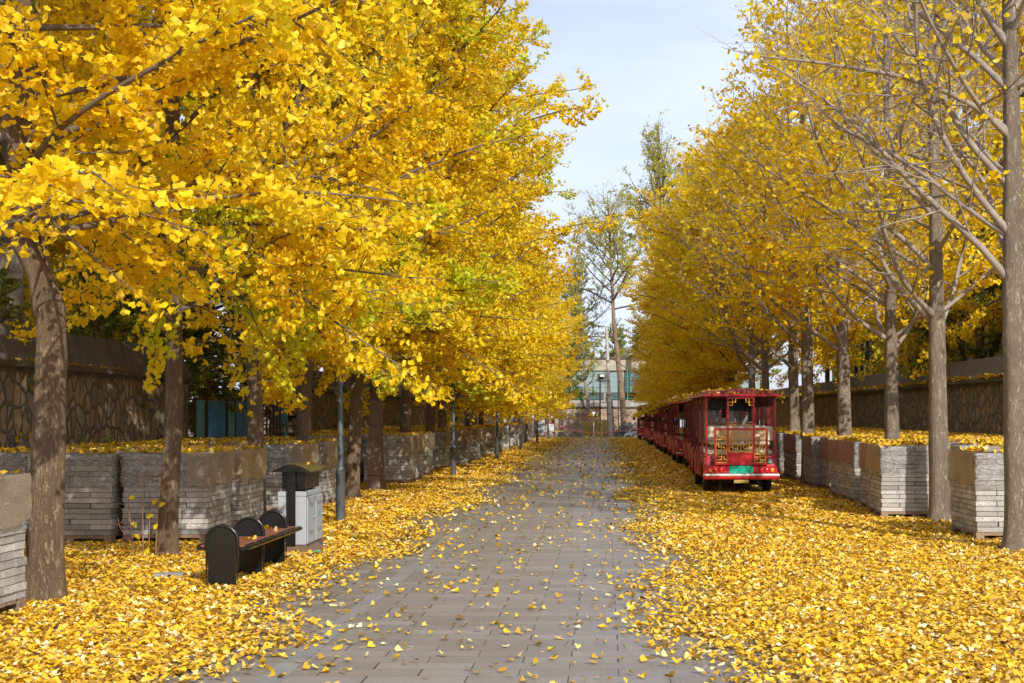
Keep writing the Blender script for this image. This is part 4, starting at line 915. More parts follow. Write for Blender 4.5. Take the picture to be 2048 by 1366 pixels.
# ============================================================ TROLLEYS
print('trolleys...')
def lattice(m, cells, y0, t=0.016, th=0.012):
    for (x0, z0, x1, z1) in cells:
        if abs(x1 - x0) > abs(z1 - z0): m.box(min(x0, x1) - t / 2, max(x0, x1) + t / 2, y0, y0 + th, z0 - t / 2, z0 + t / 2)
        else: m.box(x0 - t / 2, x0 + t / 2, y0 + 0.0015, y0 + th + 0.0015, min(z0, z1) - t / 2, max(z0, z1) + t / 2)
def frame_rect(m, x0, x1, z0, z1, t, ya, yb):
    m.box(x0, x1, ya, yb, z1 - t, z1); m.box(x0, x1, ya, yb, z0, z0 + t); m.box(x0, x0 + t, ya + 0.001, yb - 0.001, z0 + t, z1 - t); m.box(x1 - t, x1, ya + 0.001, yb - 0.001, z0 + t, z1 - t)
def make_trolley():
    t = empty('sightseeing_trolley', (0, 0, 0), label='x', cat='trolley', group='red sightseeing trolleys parked nose to tail')
    prof = [(0.06, 0.36), (0.47, 0.36)]
    for k in range(9): a = PI - PI * k / 8; prof.append((0.80 + 0.33 * math.cos(a), 0.30 + 0.33 * math.sin(a)))
    prof += [(1.15, 0.32), (2.75, 0.32)]
    for k in range(9): a = PI - PI * k / 8; prof.append((3.10 + 0.33 * math.cos(a), 0.30 + 0.33 * math.sin(a)))
    prof += [(3.46, 0.36), (3.98, 0.40), (4.02, 0.62), (3.90, 0.80), (3.45, 0.84), (3.30, 0.80), (3.22, 0.66), (2.78, 0.66), (2.72, 0.70), (2.66, 0.78), (2.45, 0.80), (2.36, 0.74), (2.32, 0.42), (1.98, 0.42), (1.95, 0.74), (1.86, 0.80), (1.60, 0.78), (1.54, 0.70), (1.50, 0.42), (1.24, 0.42), (1.20, 0.72), (1.12, 0.77), (0.30, 0.76), (0.12, 0.74), (0.06, 0.6)]
    body = MB()
    for s in (-1, 1): body.prism(prof, s * 0.70, s * 0.665)
    body.prism([(0.0, 0.40), (0.0, 0.545), (0.02, 0.565), (0.11, 0.755), (0.30, 0.765), (0.30, 0.42)], -0.664, 0.664)
    body.prism([(3.65, 0.40), (3.65, 0.84), (3.86, 0.86), (4.06, 0.72), (4.10, 0.45), (4.05, 0.38)], -0.664, 0.664)
    body.prism([(-0.71, 0.43), (-0.70, 0.53), (-0.66, 0.558), (0.66, 0.558), (0.70, 0.53), (0.71, 0.43)], -0.025, 0.055, 'y')
    for k in (1.75, 2.55): body.box(-0.664, 0.664, k - 0.02, k + 0.02, 0.40, 0.74)
    bo = body.build('body', M['red'], t)
    MB().box(-0.66, 0.66, 0.30, 3.66, 0.36, 0.40).build('floor', M['rubber'], t)
    ch = MB(); ch.box(-0.35, -0.28, 0.1, 3.9, 0.24, 0.32); ch.box(0.28, 0.35, 0.1, 3.9, 0.24, 0.32)
    ch.tube([(-0.6, 0.80, 0.27), (0.6, 0.80, 0.27)], 0.035, 8); ch.tube([(-0.6, 3.1, 0.27), (0.6, 3.1, 0.27)], 0.03, 8); ch.lathe([(0.02, -0.12), (0.11, -0.06), (0.11, 0.06), (0.02, 0.12)], (0, 0.80, 0.27), 'x', 12)
    for s in (-0.42, 0.36):
        ch.box(s, s + 0.06, 0.4, 1.2, 0.17, 0.20); ch.box(s - 0.005, s + 0.065, 0.15, 0.19, 0.14, 0.30)
    ch.build('chassis', M['rubber'], t)
    MB().prism([(-0.06, 0.305), (-0.08, 0.33), (-0.08, 0.372), (0.06, 0.372), (0.06, 0.305)], -0.73, 0.73).build('rear_bumper', M['red'], t)
    MB().prism([(-0.085, 0.373), (-0.095, 0.39), (-0.085, 0.414), (0.05, 0.414), (0.05, 0.373)], -0.73, 0.73).build('bumper_strip', M['strip'], t)
    MB().prism([(4.06, 0.30), (4.06, 0.41), (4.18, 0.41), (4.18, 0.30)], -0.72, 0.72).build('front_bumper', M['red'], t)
    MB().box(-0.15, 0.12, -0.12, -0.09, 0.24, 0.30).build('tow_bracket', M['yellow_board'], t)
    # roof
    rf = MB(); rf.prism([(-0.745, 1.905), (-0.745, 1.93), (-0.72, 1.948), (0.72, 1.948), (0.745, 1.93), (0.745, 1.905)], -0.08, 4.12, 'y')
    rf.build('roof', M['red'], t)
    rt = MB(); 
    rt.prism([(-0.665, 1.949), (-0.66, 1.985), (-0.63, 2.008), (-0.33, 2.015), (-0.25, 2.045), (-0.18, 2.055), (0.16, 2.055), (0.23, 2.045), (0.31, 2.015), (0.61, 2.008), (0.64, 1.985), (0.645, 1.949)], 0.0, 4.0, 'y')
    rt.build('roof_top', M['red_roof'], t)
    ln = MB(); ln.box(-0.66, 0.66, 0.0, 4.0, 1.885, 1.904)
    for s in (-1, 1): ln.prism([(s * 0.66, 1.72), (s * 0.66, 1.884), (s * 0.56, 1.884)], 0.1, 3.9, 'y')
    for k in range(6): ln.box(-0.6, 0.6, 0.3 + k * 0.62, 0.34 + k * 0.62, 1.868, 1.8845)
    ln.build('ceiling', M['red_lining'], t)
    # posts
    for s in (-1, 1):
        for y in (0.10, 1.05, 1.30, 2.02, 2.26, 2.92, 3.16, 3.72):
            zb = 0.74 if y in (0.10, 1.05, 3.72) else 0.42
            w_ = 0.02 if y in (0.10, 3.72) else 0.015
            MB().box(s * 0.665 - w_, s * 0.665 + w_, y - w_, y + w_, zb, 1.904).build('post', M['red'] if y == 0.10 else M['red_dark'], t)
        g = MB()
        for (ya, yb) in ((1.065, 1.285), (2.035, 2.245), (2.935, 3.145)):
            for z in (0.80, 0.98, 1.16, 1.34, 1.52, 1.70, 1.84): g.box(s * 0.665 - 0.005, s * 0.665 + 0.005, ya, yb, z, z + 0.012)
            ym = (ya + yb) / 2
            g.box(s * 0.6655 - 0.004, s * 0.6655 + 0.004, ym - 0.006, ym + 0.006, 0.80, 1.85)
            g.box(s * 0.6655 - 0.004, s * 0.6655 + 0.004, ym - 0.06, ym - 0.05, 0.98, 1.70)
        g.build('side_lattice', M['gold'], t)
        r2 = MB()
        for (ya, yb) in ((0.12, 1.035), (1.315, 2.005), (2.275, 2.905)): r2.box(s * 0.664 - 0.012, s * 0.664 + 0.012, ya, yb, 1.80, 1.825)
        for (ya, yb) in ((0.12, 1.035), ): r2.box(s * 0.664 - 0.012, s * 0.664 + 0.012, ya, yb, 1.05, 1.075)
        r2.build('rail', M['red_dark'], t)
        cl = MB()
        for ya in (0.5, 0.8): cl.box(s * 0.655 - 0.006, s * 0.655 + 0.006, ya, ya + 0.03, 1.08, 1.80)
        cl.build('window_bar', M['red_dark'], t)
    # rear frame and lattice
    fr = MB(); q = 0.034; ya, yb = -0.045, -0.015
    frame_rect(fr, -0.525, 0.51, 0.587, 1.293, q, ya, yb)
    for x in (-0.275, 0.222): fr.box(x, x + q, ya - 0.003, yb + 0.003, 0.62, 1.893)
    fr.box(-0.24, 0.221, ya, yb, 1.862, 1.892); fr.box(-0.24, 0.221, ya + 0.002, yb - 0.002, 0.795, 0.825); fr.box(-0.24, 0.221, ya + 0.006, yb - 0.006, 0.622, 0.794)
    for x in (-0.5, 0.48): fr.box(x - 0.01, x + 0.01, yb, 0.02, 0.6, 0.62)
    for x in (-0.25, 0.235): fr.box(x - 0.01, x + 0.01, yb, 0.0, 1.905, 1.92)
    rfm = fr.build('rear_frame', M['red'], t)
    yy = -0.038
    def rect(x0, x1, z0, z1): return [(x0, z0, x1, z0), (x0, z1, x1, z1), (x0, z0, x0, z1), (x1, z0, x1, z1)]
    # upper corner crosses and lower hooks
    for s, cx in ((1, -0.235), (-1, 0.215)):
        X = lambda d: cx + s * d
        g = MB(); lattice(g, [(X(0), 1.795, X(0.125), 1.795), (X(0.065), 1.735, X(0.065), 1.858), (X(0.125), 1.795, X(0.125), 1.858), (X(0), 1.735, X(0.065), 1.735)], yy); g.build('corner_ornament', M['gold'], rfm)
        g = MB(); lattice(g, [(X(0), 1.41, X(0.065), 1.41), (X(0.065), 1.30, X(0.065), 1.41), (X(0), 1.355, X(0.13), 1.355), (X(0.13), 1.298, X(0.13), 1.355)], yy); g.build('corner_ornament', M['gold'], rfm)
    c = rect(-0.228, 0.208, 0.832, 1.255)
    c += [(-0.165, 0.832, -0.165, 1.255), (0.15, 0.832, 0.15, 1.255), (-0.228, 1.15, -0.165, 1.15), (0.15, 1.15, 0.208, 1.15), (-0.228, 0.93, -0.165, 0.93), (0.15, 0.93, 0.208, 0.93)]
    c += rect(-0.112, 0.095, 0.972, 1.105) + [(-0.165, 1.04, -0.112, 1.04), (0.095, 1.04, 0.15, 1.04), (-0.01, 1.105, -0.01, 1.255), (-0.01, 0.832, -0.01, 0.972)]
    c += [(-0.065, 1.105, -0.065, 1.17), (-0.11, 1.17, -0.065, 1.17), (-0.11, 1.17, -0.11, 1.255), (0.045, 1.105, 0.045, 1.17), (0.045, 1.17, 0.09, 1.17), (0.09, 1.17, 0.09, 1.255)]
    c += [(-0.065, 0.905, -0.065, 0.972), (-0.11, 0.905, -0.065, 0.905), (-0.11, 0.832, -0.11, 0.905), (0.045, 0.905, 0.045, 0.972), (0.045, 0.905, 0.09, 0.905), (0.09, 0.832, 0.09, 0.905)]
    g = MB(); lattice(g, c, yy); g.build('gold_lattice', M['gold'], rfm)
    for s, xc in ((1, -0.383), (-1, 0.363)):
        c = rect(xc - 0.105, xc + 0.105, 0.63, 1.25)
        X = lambda d: xc + s * d
        for zc in (0.74, 0.93, 1.13):
            c += [(X(-0.055), zc + 0.0, X(0.055), zc), (X(0), zc - 0.055, X(0), zc + 0.055), (X(0.055), zc, X(0.055), zc - 0.055), (X(0.055), zc - 0.055, X(0.105), zc - 0.055), (X(-0.055), zc, X(-0.055), zc + 0.055), (X(-0.105), zc + 0.055, X(-0.055), zc + 0.055),
                  (X(0), zc + 0.055, X(0.105), zc + 0.055), (X(-0.105), zc - 0.055, X(0), zc - 0.055), (X(-0.055), zc + 0.055, X(-0.055), zc + 0.1), (X(0.055), zc + 0.055, X(0.055), zc + 0.1)]
        g = MB(); lattice(g, c, yy); g.build('gold_lattice', M['gold'], rfm)
    # plate, stickers, lights
    pl = MB().cbox(-0.235, 0.227, -0.034, -0.0265, 0.423, 0.567, 0.003).build('licence_plate', M['teal'], t)
    bl = MB()
    for x in (-0.12, 0.11):
        for z in (0.435, 0.556): bl.lathe([(0.008, -0.0365), (0.006, -0.034)], (x, 0, z), 'y', 8)
    bl.build('plate_bolt', M['white'], pl)
    for (x0, x1, zz) in ((0.36, 0.475, 0.645), (0.525, 0.61, 0.66)):
        st = MB(); y_ = 0.045
        st.prism([(0.035, zz - 0.045), (0.080, zz + 0.045), (0.083, zz + 0.045), (0.038, zz - 0.045)], x0, x1); so_ = st.build('sticker', M['sticker'], t); so_.location = (0, -0.022, 0)
        wm = MB()
        for k in range(4):
            for j in range(2):
                xx = x0 + 0.012 + k * (x1 - x0 - 0.02) / 4; z1 = zz - 0.018 + j * 0.032; yb_ = 0.035 + (z1 - zz + 0.045) * 0.5
                wm.prism([(yb_ - 0.003, z1), (yb_ + 0.006, z1 + 0.018), (yb_ + 0.009, z1 + 0.018), (yb_, z1)], xx, xx + 0.012)
        wm.build('white_marks', M['white'], so_)
    for x, mm in ((-0.60, 'amber'), (-0.495, 'lens'), (-0.39, 'lens'), (0.387, 'lens'), (0.488, 'lens'), (0.595, 'amber')):
        lt = MB().lathe([(0.041, -0.025), (0.041, -0.038), (0.030, -0.050), (0.012, -0.056), (0.0, -0.057)], (x, 0, 0.484), 'y', 16).build('tail_light', M[mm], t)
        MB().lathe([(0.044, -0.0245), (0.046, -0.034), (0.0415, -0.036)], (x, 0, 0.484), 'y', 16).build('bezel', M['red_dark'], lt)
    MB().box(-0.585, -0.545, 0.02, 0.06, 0.585, 0.66).build('rear_latch', M['black'], t)
    # seats
    for y in (0.50, 1.40, 2.35, 3.20):
        w_ = 0.645
        s_ = MB(); s_.cbox(-w_, w_, y - 0.20, y + 0.22, 0.76, 0.86, 0.03); s_.build('seat_cushion', M['cream'], t)
        k_ = MB(); zt = 1.33 if y < 3 else 1.28; k_.cbox(-w_, w_, y - 0.29, y - 0.215, 1.03, zt, 0.03); k_.cbox(-w_ + 0.05, w_ - 0.05, y - 0.27, y - 0.22, 0.955, 1.029, 0.02); k_.build('seat_back', M['cream'], t)
        MB().box(-w_ + 0.02, w_ - 0.02, y - 0.18, y + 0.18, 0.401, 0.759).build('seat_box', M['red_dark'], t)
    # windscreen
    ws = MB(); frame = [(-0.62, 0.86), (-0.60, 1.70), (0.60, 1.70), (0.62, 0.86)]
    ws.box(-0.64, -0.57, 3.78, 3.84, 0.86, 1.90); ws.box(0.57, 0.64, 3.78, 3.84, 0.86, 1.90); ws.prism([(-0.569, 1.62), (-0.3, 1.655), (0.3, 1.655), (0.569, 1.62), (0.569, 1.90), (-0.569, 1.90)], 3.785, 3.835, 'y'); ws.box(-0.569, 0.569, 3.785, 3.835, 0.86, 0.93)
    wso = ws.build('windscreen_frame', M['black'], t)
    MB().box(-0.568, 0.568, 3.805, 3.811, 0.93, 1.65).build('windscreen', M['glass'], wso)
    wp = MB(); wp.tube([(-0.35, 3.86, 0.92), (-0.1, 3.86, 1.25)], 0.008, 5); wp.tube([(0.1, 3.86, 0.92), (0.02, 3.86, 1.3)], 0.008, 5); wp.build('wiper', M['black'], wso)
    wh = MB(); a = np.linspace(0, 2 * PI, 17); wh.tube([(-0.35 + 0.17 * math.cos(x), 3.52 + 0.1 * math.sin(x), 1.02 + 0.13 * math.sin(x)) for x in a], 0.014, 6, cap=False); wh.tube([(-0.35, 3.52, 1.02), (-0.35, 3.66, 0.86)], 0.02, 6); wh.build('steering_wheel', M['black'], t)
    orn = MB(); orn.tube([(0.02, 3.7, 1.86), (0.02, 3.7, 1.68)], 0.004, 4); orn.lathe([(0.0, 1.68), (0.03, 1.66), (0.035, 1.63), (0.05, 1.60), (0.045, 1.56), (0.02, 1.55), (0.05, 1.53), (0.04, 1.49), (0.0, 1.48)], (0.02, 3.7, 0), 'z', 10); orn.build('hanging_ornament', M['red_dark'], t)
    # wheels
    for s in (-1, 1):
        for y in (0.80, 3.10):
            wl_ = MB(); x0, x1 = (s * 0.52, s * 0.665)
            pr = [(0.15, x0), (0.225, x0), (0.262, x0 + s * 0.02), (0.27, x0 + s * 0.05), (0.27, x1 - s * 0.05), (0.262, x1 - s * 0.02), (0.225, x1), (0.15, x1)]
            w0 = MB().lathe(pr, (0, y, 0.27), 'x', 24).build('wheel', M['rubber'], t)
            MB().lathe([(0.15, x1 - s * 0.012), (0.14, x1 - s * 0.03), (0.06, x1 - s * 0.02), (0.05, x1 + s * 0.004), (0.0, x1 + s * 0.006)], (0, y, 0.27), 'x', 16).build('rim', M['rim'], w0)
            MB().lathe([(0.31, s * 0.50), (0.325, s * 0.655)], (0, y, 0.30), 'x', 18, True).build('wheel_arch', M['rubber'], t) if False else None
    # mirrors, headlights
    for s in (-1, 1):
        a_ = MB(); a_.tube([(s * 0.66, 3.80, 1.25), (s * 0.78, 3.86, 1.28), (s * 0.86, 3.86, 1.34)], 0.012, 6); mo = a_.build('mirror_arm', M['black'], t)
        hz = MB(); hz.cbox(min(s * 0.80, s * 0.97), max(s * 0.80, s * 0.97), 3.83, 3.89, 1.25, 1.46, 0.02); ho = hz.build('mirror_housing', M['black'], mo)
        gz = MB().box(min(s * 0.82, s * 0.95), max(s * 0.82, s * 0.95), 3.822, 3.829, 1.27, 1.44).build('mirror_glass', M['mirror'], mo)
        MB().lathe([(0.0, 4.125), (0.05, 4.12), (0.08, 4.10), (0.085, 4.06)], (s * 0.5, 0, 0.60), 'y', 14).build('headlight', M['lampglass'], t)
    # bags on the seat
    bg_ = MB(); bg_.cbox(-0.5, -0.1, 0.40, 0.65, 0.861, 0.93, 0.03); bg_.cbox(0.0, 0.16, 0.40, 0.6, 0.861, 0.92, 0.025); bg_.build('seat_cloth', M['navy'], t)
    return t
tr0 = make_trolley(); TRY = [24.1 + 4.62 * i for i in range(12)]
for i, y in enumerate(TRY):
    t = tr0 if i == 0 else dup(tr0)
    t.location = ([2.625, 2.92, 2.96, 2.90, 2.98][i] if i < 5 else 2.95 + 0.04 * math.sin(i * 2.1) + (0.0), y, 0.004); t.rotation_euler = (0, 0, [0.0, 0.01, -0.012, 0.008, 0][i % 5])
    if i == 11: t.location.x = 2.75
    t['label'] = 'red sightseeing trolley nearest the camera, open rear with gold lattice and teal plate' if i == 0 else ('red trolley at the far front of the parked line, standing a little apart' if i == 11 else 'red sightseeing trolley, %s from the camera in the parked line' % ORD[i])
rects = []
for y in TRY: rects += [(1.98 if y > 25 else 2.0, 3.3, y + 0.0, y + 3.95, 2.012)]
top_leaves([rects[0]], 70, 0.065, 31, heap=0.02)
top_leaves(rects[1:], 110, 0.08, 32, heap=0.02)
top_leaves([(x0 - 0.02, x0 + 0.08, a_, b_, 1.952) for (x0, x1, a_, b_, z) in rects], 160, 0.07, 33, heap=0.01)
top_leaves([(2.0, 3.25, 24.03, 24.11, 1.952)], 260, 0.06, 34, heap=0.01)

# ============================================================ STREET LAMPS
def make_lamp():
    l = empty('street_lamp', (0, 0, 0), label='x', cat='street lamp', group='slate grey lamp posts along the left verge')
    MB().lathe([(0.068, 0), (0.066, 0.70), (0.070, 0.705), (0.070, 0.72), (0.056, 0.76), (0.055, 0.775), (0.044, 0.80)], n=20).build('pole_base', M['slate'], l)
    MB().lathe([(0.041, 0.80), (0.035, 3.35), (0.0, 3.40)], n=16).build('pole', M['slate'], l)
    MB().box(0.028, 0.062, -0.05, 0.05, 0.32, 0.50).build('service_hatch', M['slate'], l) if False else None
    a = MB(); a.tube([(0, 0, 3.12), (0.05, 0, 3.2), (0.13, 0, 3.18), (0.15, 0, 3.05), (0.15, 0, 2.88)], 0.011, 8); a.tube([(0, 0, 2.95), (0.08, 0, 3.02), (0.14, 0, 3.02)], 0.008, 6); a.build('arm', M['slate'], l)
    h = MB(); h.lathe([(0.012, 2.89), (0.03, 2.86), (0.075, 2.82), (0.085, 2.80), (0.085, 2.79)], (0.15, 0, 0), n=16)
    for k in range(6): an = k * PI / 3; h.box(0.15 + 0.062 * math.cos(an) - 0.005, 0.15 + 0.062 * math.cos(an) + 0.005, 0.062 * math.sin(an) - 0.005, 0.062 * math.sin(an) + 0.005, 2.60, 2.79)
    h.lathe([(0.07, 2.60), (0.045, 2.575), (0.0, 2.57)], (0.15, 0, 0), n=16); ho = h.build('lantern', M['slate'], l)
    MB().lathe([(0.054, 2.602), (0.054, 2.788)], (0.15, 0, 0), n=16).build('lantern_glass', M['lampglass'], ho)
    return l
lp0 = make_lamp()
for i, (x, y) in enumerate(((-3.78, 17.86), (-3.79, 31.25), (-3.68, 42.6), (-3.62, 53.8), (-3.58, 66.0), (-3.5, 77.0))):
    o = lp0 if i == 0 else dup(lp0); o.location = (x, y, 0.004); o.rotation_euler = (0, 0, 0.3 * i); o.scale = (1, 1, 1.0)
    o['label'] = 'slate grey lamp post nearest the camera, right of the litter bin' if i == 0 else 'slate grey lamp post, %s from the camera on the left verge' % ORD[i]

# ============================================================ BENCH
bn = empty('park_bench', (-3.39, 11.07, 0.004), label='long bench with brown slats and three black arched end plates', cat='bench')
def arch(w, h, n=14, off=0.0):
    r_ = w / 2; pts = [(-r_, 0)]
    for k in range(n + 1): a = PI - PI * k / n; pts.append((r_ * math.cos(a), h - r_ + r_ * math.sin(a)))
    pts.append((r_, 0)); return pts
for k, y in enumerate((0.0, 0.84, 1.68)):
    f = MB(); f.tube([(x, y, z) for x, z in arch(0.275, 0.565)], 0.0165, 10); fo = f.build('arched_leg', M['black'], bn)
    MB().prism([(x * 0.95, z) for x, z in arch(0.262, 0.555)], y - 0.006, y + 0.006, 'y').build('leg_plate', M['black'], fo)
sl_ = MB()
for k in range(6):
    x0 = -0.20 + k * 0.066
    for (ya, yb) in ((0.02, 0.825), (0.855, 1.90)): sl_.cbox(x0, x0 + 0.060, ya, yb, 0.372, 0.392, 0.004)
sl_.build('seat_slats', M['slat'], bn)
e = MB()
for (ya, yb) in ((0.018, 0.828), (0.852, 1.905)):
    e.prism([(0.197, 0.350), (0.197, 0.394), (0.225, 0.393), (0.247, 0.382), (0.252, 0.368), (0.240, 0.352)], ya, yb, 'y')
    e.box(-0.232, -0.203, ya, yb, 0.35, 0.394)
    e.box(-0.18, 0.195, ya, ya + 0.03, 0.345, 0.370); e.box(-0.18, 0.195, yb - 0.03, yb, 0.345, 0.370)
e.build('edge_trim', M['black'], bn)
br = MB()
for y in (0.06, 0.78, 0.90, 1.62, 1.74): br.box(-0.12, 0.12, y - 0.015, y + 0.015, 0.31, 0.344)
br.build('bracket', M['rust_bar'], bn)
top_leaves([(-3.58, -3.17, 11.1, 12.9, 0.396)], 14, 0.06, 35, heap=0.004)

# ============================================================ LITTER BIN
lb_ = empty('litter_bin', (-3.46, 13.80, 0.004), label='grey two compartment litter bin with curved bronze roof beside the bench', cat='litter bin')
m = MB(); m.box(-0.22, 0.26, -0.06, 0.86, 0.0, 0.045); m.box(-0.17, 0.17, 0.0, 0.80, 0.045, 0.105); m.prism([(0.17, 0.045), (0.17, 0.09), (0.26, 0.05), (0.26, 0.045)], 0.0, 0.5, 'y'); m.build('base', M['rust'], lb_)
for (ya, yb, k) in ((0.02, 0.37, 0), (0.42, 0.77, 1)):
    c = MB(); c.cbox(-0.16, 0.155, ya, yb, 0.108, 0.70, 0.006); co = c.build('bin_box', M['bin'], lb_)
    MB().box(-0.162, 0.157, ya - 0.002, yb + 0.002, 0.645, 0.650).build('seam', M['rust'], co)
    d = MB(); d.cbox(0.158, 0.172, ya + 0.012, yb - 0.012, 0.12, 0.63, 0.003); do = d.build('door', M['bin'], co)
    g = MB()
    for z in (0.22, 0.235, 0.25, 0.53, 0.545, 0.56): g.box(0.1725, 0.174, ya + 0.07, yb - 0.07, z, z + 0.004)
    for q in range(14): g.box(0.1725, 0.174, ya + 0.045, ya + 0.06, 0.27 + q * 0.018, 0.274 + q * 0.018); g.box(0.1725, 0.174, yb - 0.07, yb - 0.065, 0.27 + q * 0.018, 0.274 + q * 0.018)
    g.build('louvres', M['bin_dark'], do)
    MB().lathe([(0.012, 0.172), (0.010, 0.19), (0.0, 0.191)], (0, yb - 0.045, 0.40), 'x', 10).build('door_knob', M['rim'], do)
    if k == 1:
        g = MB(); cy = (ya + yb) / 2
        for q in range(3): a = q * 2.094 + 0.5; g.tube([(0.174, cy + 0.03 * math.cos(a), 0.42 + 0.03 * math.sin(a)), (0.174, cy + 0.03 * math.cos(a + 1.5), 0.42 + 0.03 * math.sin(a + 1.5))], 0.004, 4)
        g.build('recycling_mark', M['sticker'], do)
for y in (0.0, 0.79): MB().box(-0.03 - 0.02, 0.045, y - 0.018, y + 0.0, 0.105, 0.93).build('post', M['black'], lb_)
m = MB(); m.box(-0.10, 0.13, 0.03, 0.05, 0.72, 0.92); m.box(0.12, 0.135, 0.051, 0.74, 0.72, 0.92); m.box(-0.10, 0.119, 0.72, 0.74, 0.72, 0.92); m.box(-0.115, -0.101, 0.03, 0.74, 0.72, 0.92); m.build('hood', M['black'], lb_)
arc = [(-0.21 + 0.42 * k / 12, 0.925 + 0.075 * math.sin(PI * k / 12)) for k in range(13)]
poly = arc + [(x, z - 0.014) for x, z in arc[::-1]]
MB().prism(poly, -0.02, 0.86, 'y').build('roof', M['bronze'], lb_)
MB().prism(arc + [(0.20, 0.918), (-0.20, 0.918)], -0.035, -0.021, 'y').build('gable', M['black'], lb_)
top_leaves([(-3.45, -3.3, 13.9, 14.5, 0.99)], 40, 0.05, 36, heap=0.004)
m = MB(); m.cbox(-0.05, 0.05, -0.02, 0.02, 0.02, 0.035, 0.004); o = m.build('litter_wrapper', M['fence_green']); o.location = (-3.16, 13.75, 0.02); o.rotation_euler = (0, 0.1, 0.1); tag(o, 'small green wrapper dropped in the leaves beside the litter bin', 'wrapper')

# board tied to the trunk
bd = empty('wooden_board', (-4.63, 25.08, 0), label='long weathered plank standing against the board tied ginkgo trunk', cat='board')
m = MB(); m.box(-0.15, 0.11, -0.035, 0.0, 0.0, 1.86); o = m.build('plank', M['board'], bd); o.rotation_euler = (R(-1.5), R(2.2), 0)
m = MB(); m.box(-0.152, 0.14, -0.042, -0.037, 1.33, 1.338); m.box(-0.152, 0.14, -0.042, -0.037, 0.33, 0.338); o = m.build('tie_wire', M['black'], bd); o.rotation_euler = (R(-1.5), R(2.2), 0)

# loose pavers on the left verge
for i, (x, y, rz, s, lb) in enumerate(((-4.08, 11.7, 0.25, 1.0, 'loose grey paver half buried in leaves between the bench and the second tree'), (-4.35, 9.9, 0.0, 1.6, 'flat grey slab edge showing through leaves right of the bent trunk'))):
    m = MB(); m.cbox(-0.13 * s, 0.13 * s, -0.08 * s, 0.08 * s, 0.0, 0.06 if i == 0 else 0.018, 0.004); o = m.build('loose_paver', M['paver']); o.location = (x, y, 0.012); o.rotation_euler = (0, 0, rz); tag(o, lb, 'paver')

# blue panels and iron bars in the gap of the left wall
rg = random.Random(8)
cols = ['blue_teal', 'blue', 'blue', 'blue_teal', 'blue', 'blue', 'blue_teal', 'blue']
ys = [23.75, 24.45, 25.1, 25.75, 26.3, 26.85, 27.4, 27.95]
for i in range(6):
    ya, yb = ys[i] + 0.02, ys[i + 1] - 0.01
    p = empty('metal_panel', (WLX, ya, 0), [0.06, -0.05, 0.04, 0.0, -0.04, 0.03][i], label='%s corrugated metal panel, %s from the left in the gap of the stone wall' % ('pale teal' if cols[i] == 'blue_teal' else 'dark blue', ['first', 'second', 'third', 'fourth', 'fifth', 'sixth'][i]), cat='panel', group='corrugated panels closing the wall gap')
    n = 36; L = yb - ya; top = [(0.015 * (1 if (k // 2) % 2 else -1), L * k / n) for k in range(n + 1)]
    c = MB(); c.prism(top + [(x - 0.006, y) for x, y in top[::-1]], 0.3, 1.84, 'z'); c.build('corrugated_sheet', M[cols[i]], p)
    f = MB(); f.box(-0.02, 0.03, 0, L, 1.84, 1.875); f.box(-0.02, 0.03, -0.012, 0.012, 0.0, 1.839); f.build('frame', M['rust_bar'], p)
ig = empty('iron_gate', (WLX, 27.5, 0), label='rusty iron bar gate standing in the wall gap right of the blue panels', cat='gate')
for k in range(9):
    MB().box(-0.015, 0.015, 0.1 + k * 0.3, 0.13 + k * 0.3, 0.1, 1.8 if k < 4 else 2.3 - 0.08 * (k % 3)).build('bar', M['rust_bar'], ig)
m = MB(); m.box(-0.02, 0.0155, 0, 2.9, 1.78, 1.83); m.box(-0.02, 0.0155, 0, 2.9, 1.05, 1.09); m.box(-0.02, 0.0155, 0, 2.9, 0.3, 0.34); m.build('rail', M['rust_bar'], ig)
p = empty('metal_panel', (WLX + 0.1, 30.4, 0), 0.9, label='narrow pale teal metal panel leaning at the right end of the wall gap', cat='panel')
top = [(0.012 * (1 if (k // 2) % 2 else -1), 0.5 * k / 20) for k in range(21)]; c = MB(); c.prism(top + [(x - 0.006, y) for x, y in top[::-1]], 0.3, 1.86, 'z'); c.build('corrugated_sheet', M['blue_teal'], p)
# broken pile of stone where the wall resumes
m = MB(); rg2 = np.random.RandomState(5)
for k in range(26):
    x, y, z = WLX - 0.2 + rg2.randn() * 0.18, 31.0 + rg2.rand() * 0.8 - 0.4, rg2.rand() * 2.3; s = 0.12 + 0.1 * rg2.rand()
    a = rg2.rand() * 3; V = np.array([(-1, -1, -.7), (1, -1, -.6), (1, 1, -.7), (-1, 1, -.6), (-.8, -.7, .6), (.7, -.8, .7), (.8, .7, .6), (-.7, .8, .5)]) * s + rg2.randn(8, 3) * 0.02
    V = V @ np.array([[math.cos(a), -math.sin(a), 0], [math.sin(a), math.cos(a), 0], [0, 0, 1]]) + np.array([x, y, z]); m.add(V, [(0, 3, 2, 1), (4, 5, 6, 7), (0, 1, 5, 4), (1, 2, 6, 5), (2, 3, 7, 6), (3, 0, 4, 7)])
tag(m.build('broken_wall_end', M['wall_l']), 'crumbling stone end of the wall above the rusty iron gate', 'wall')

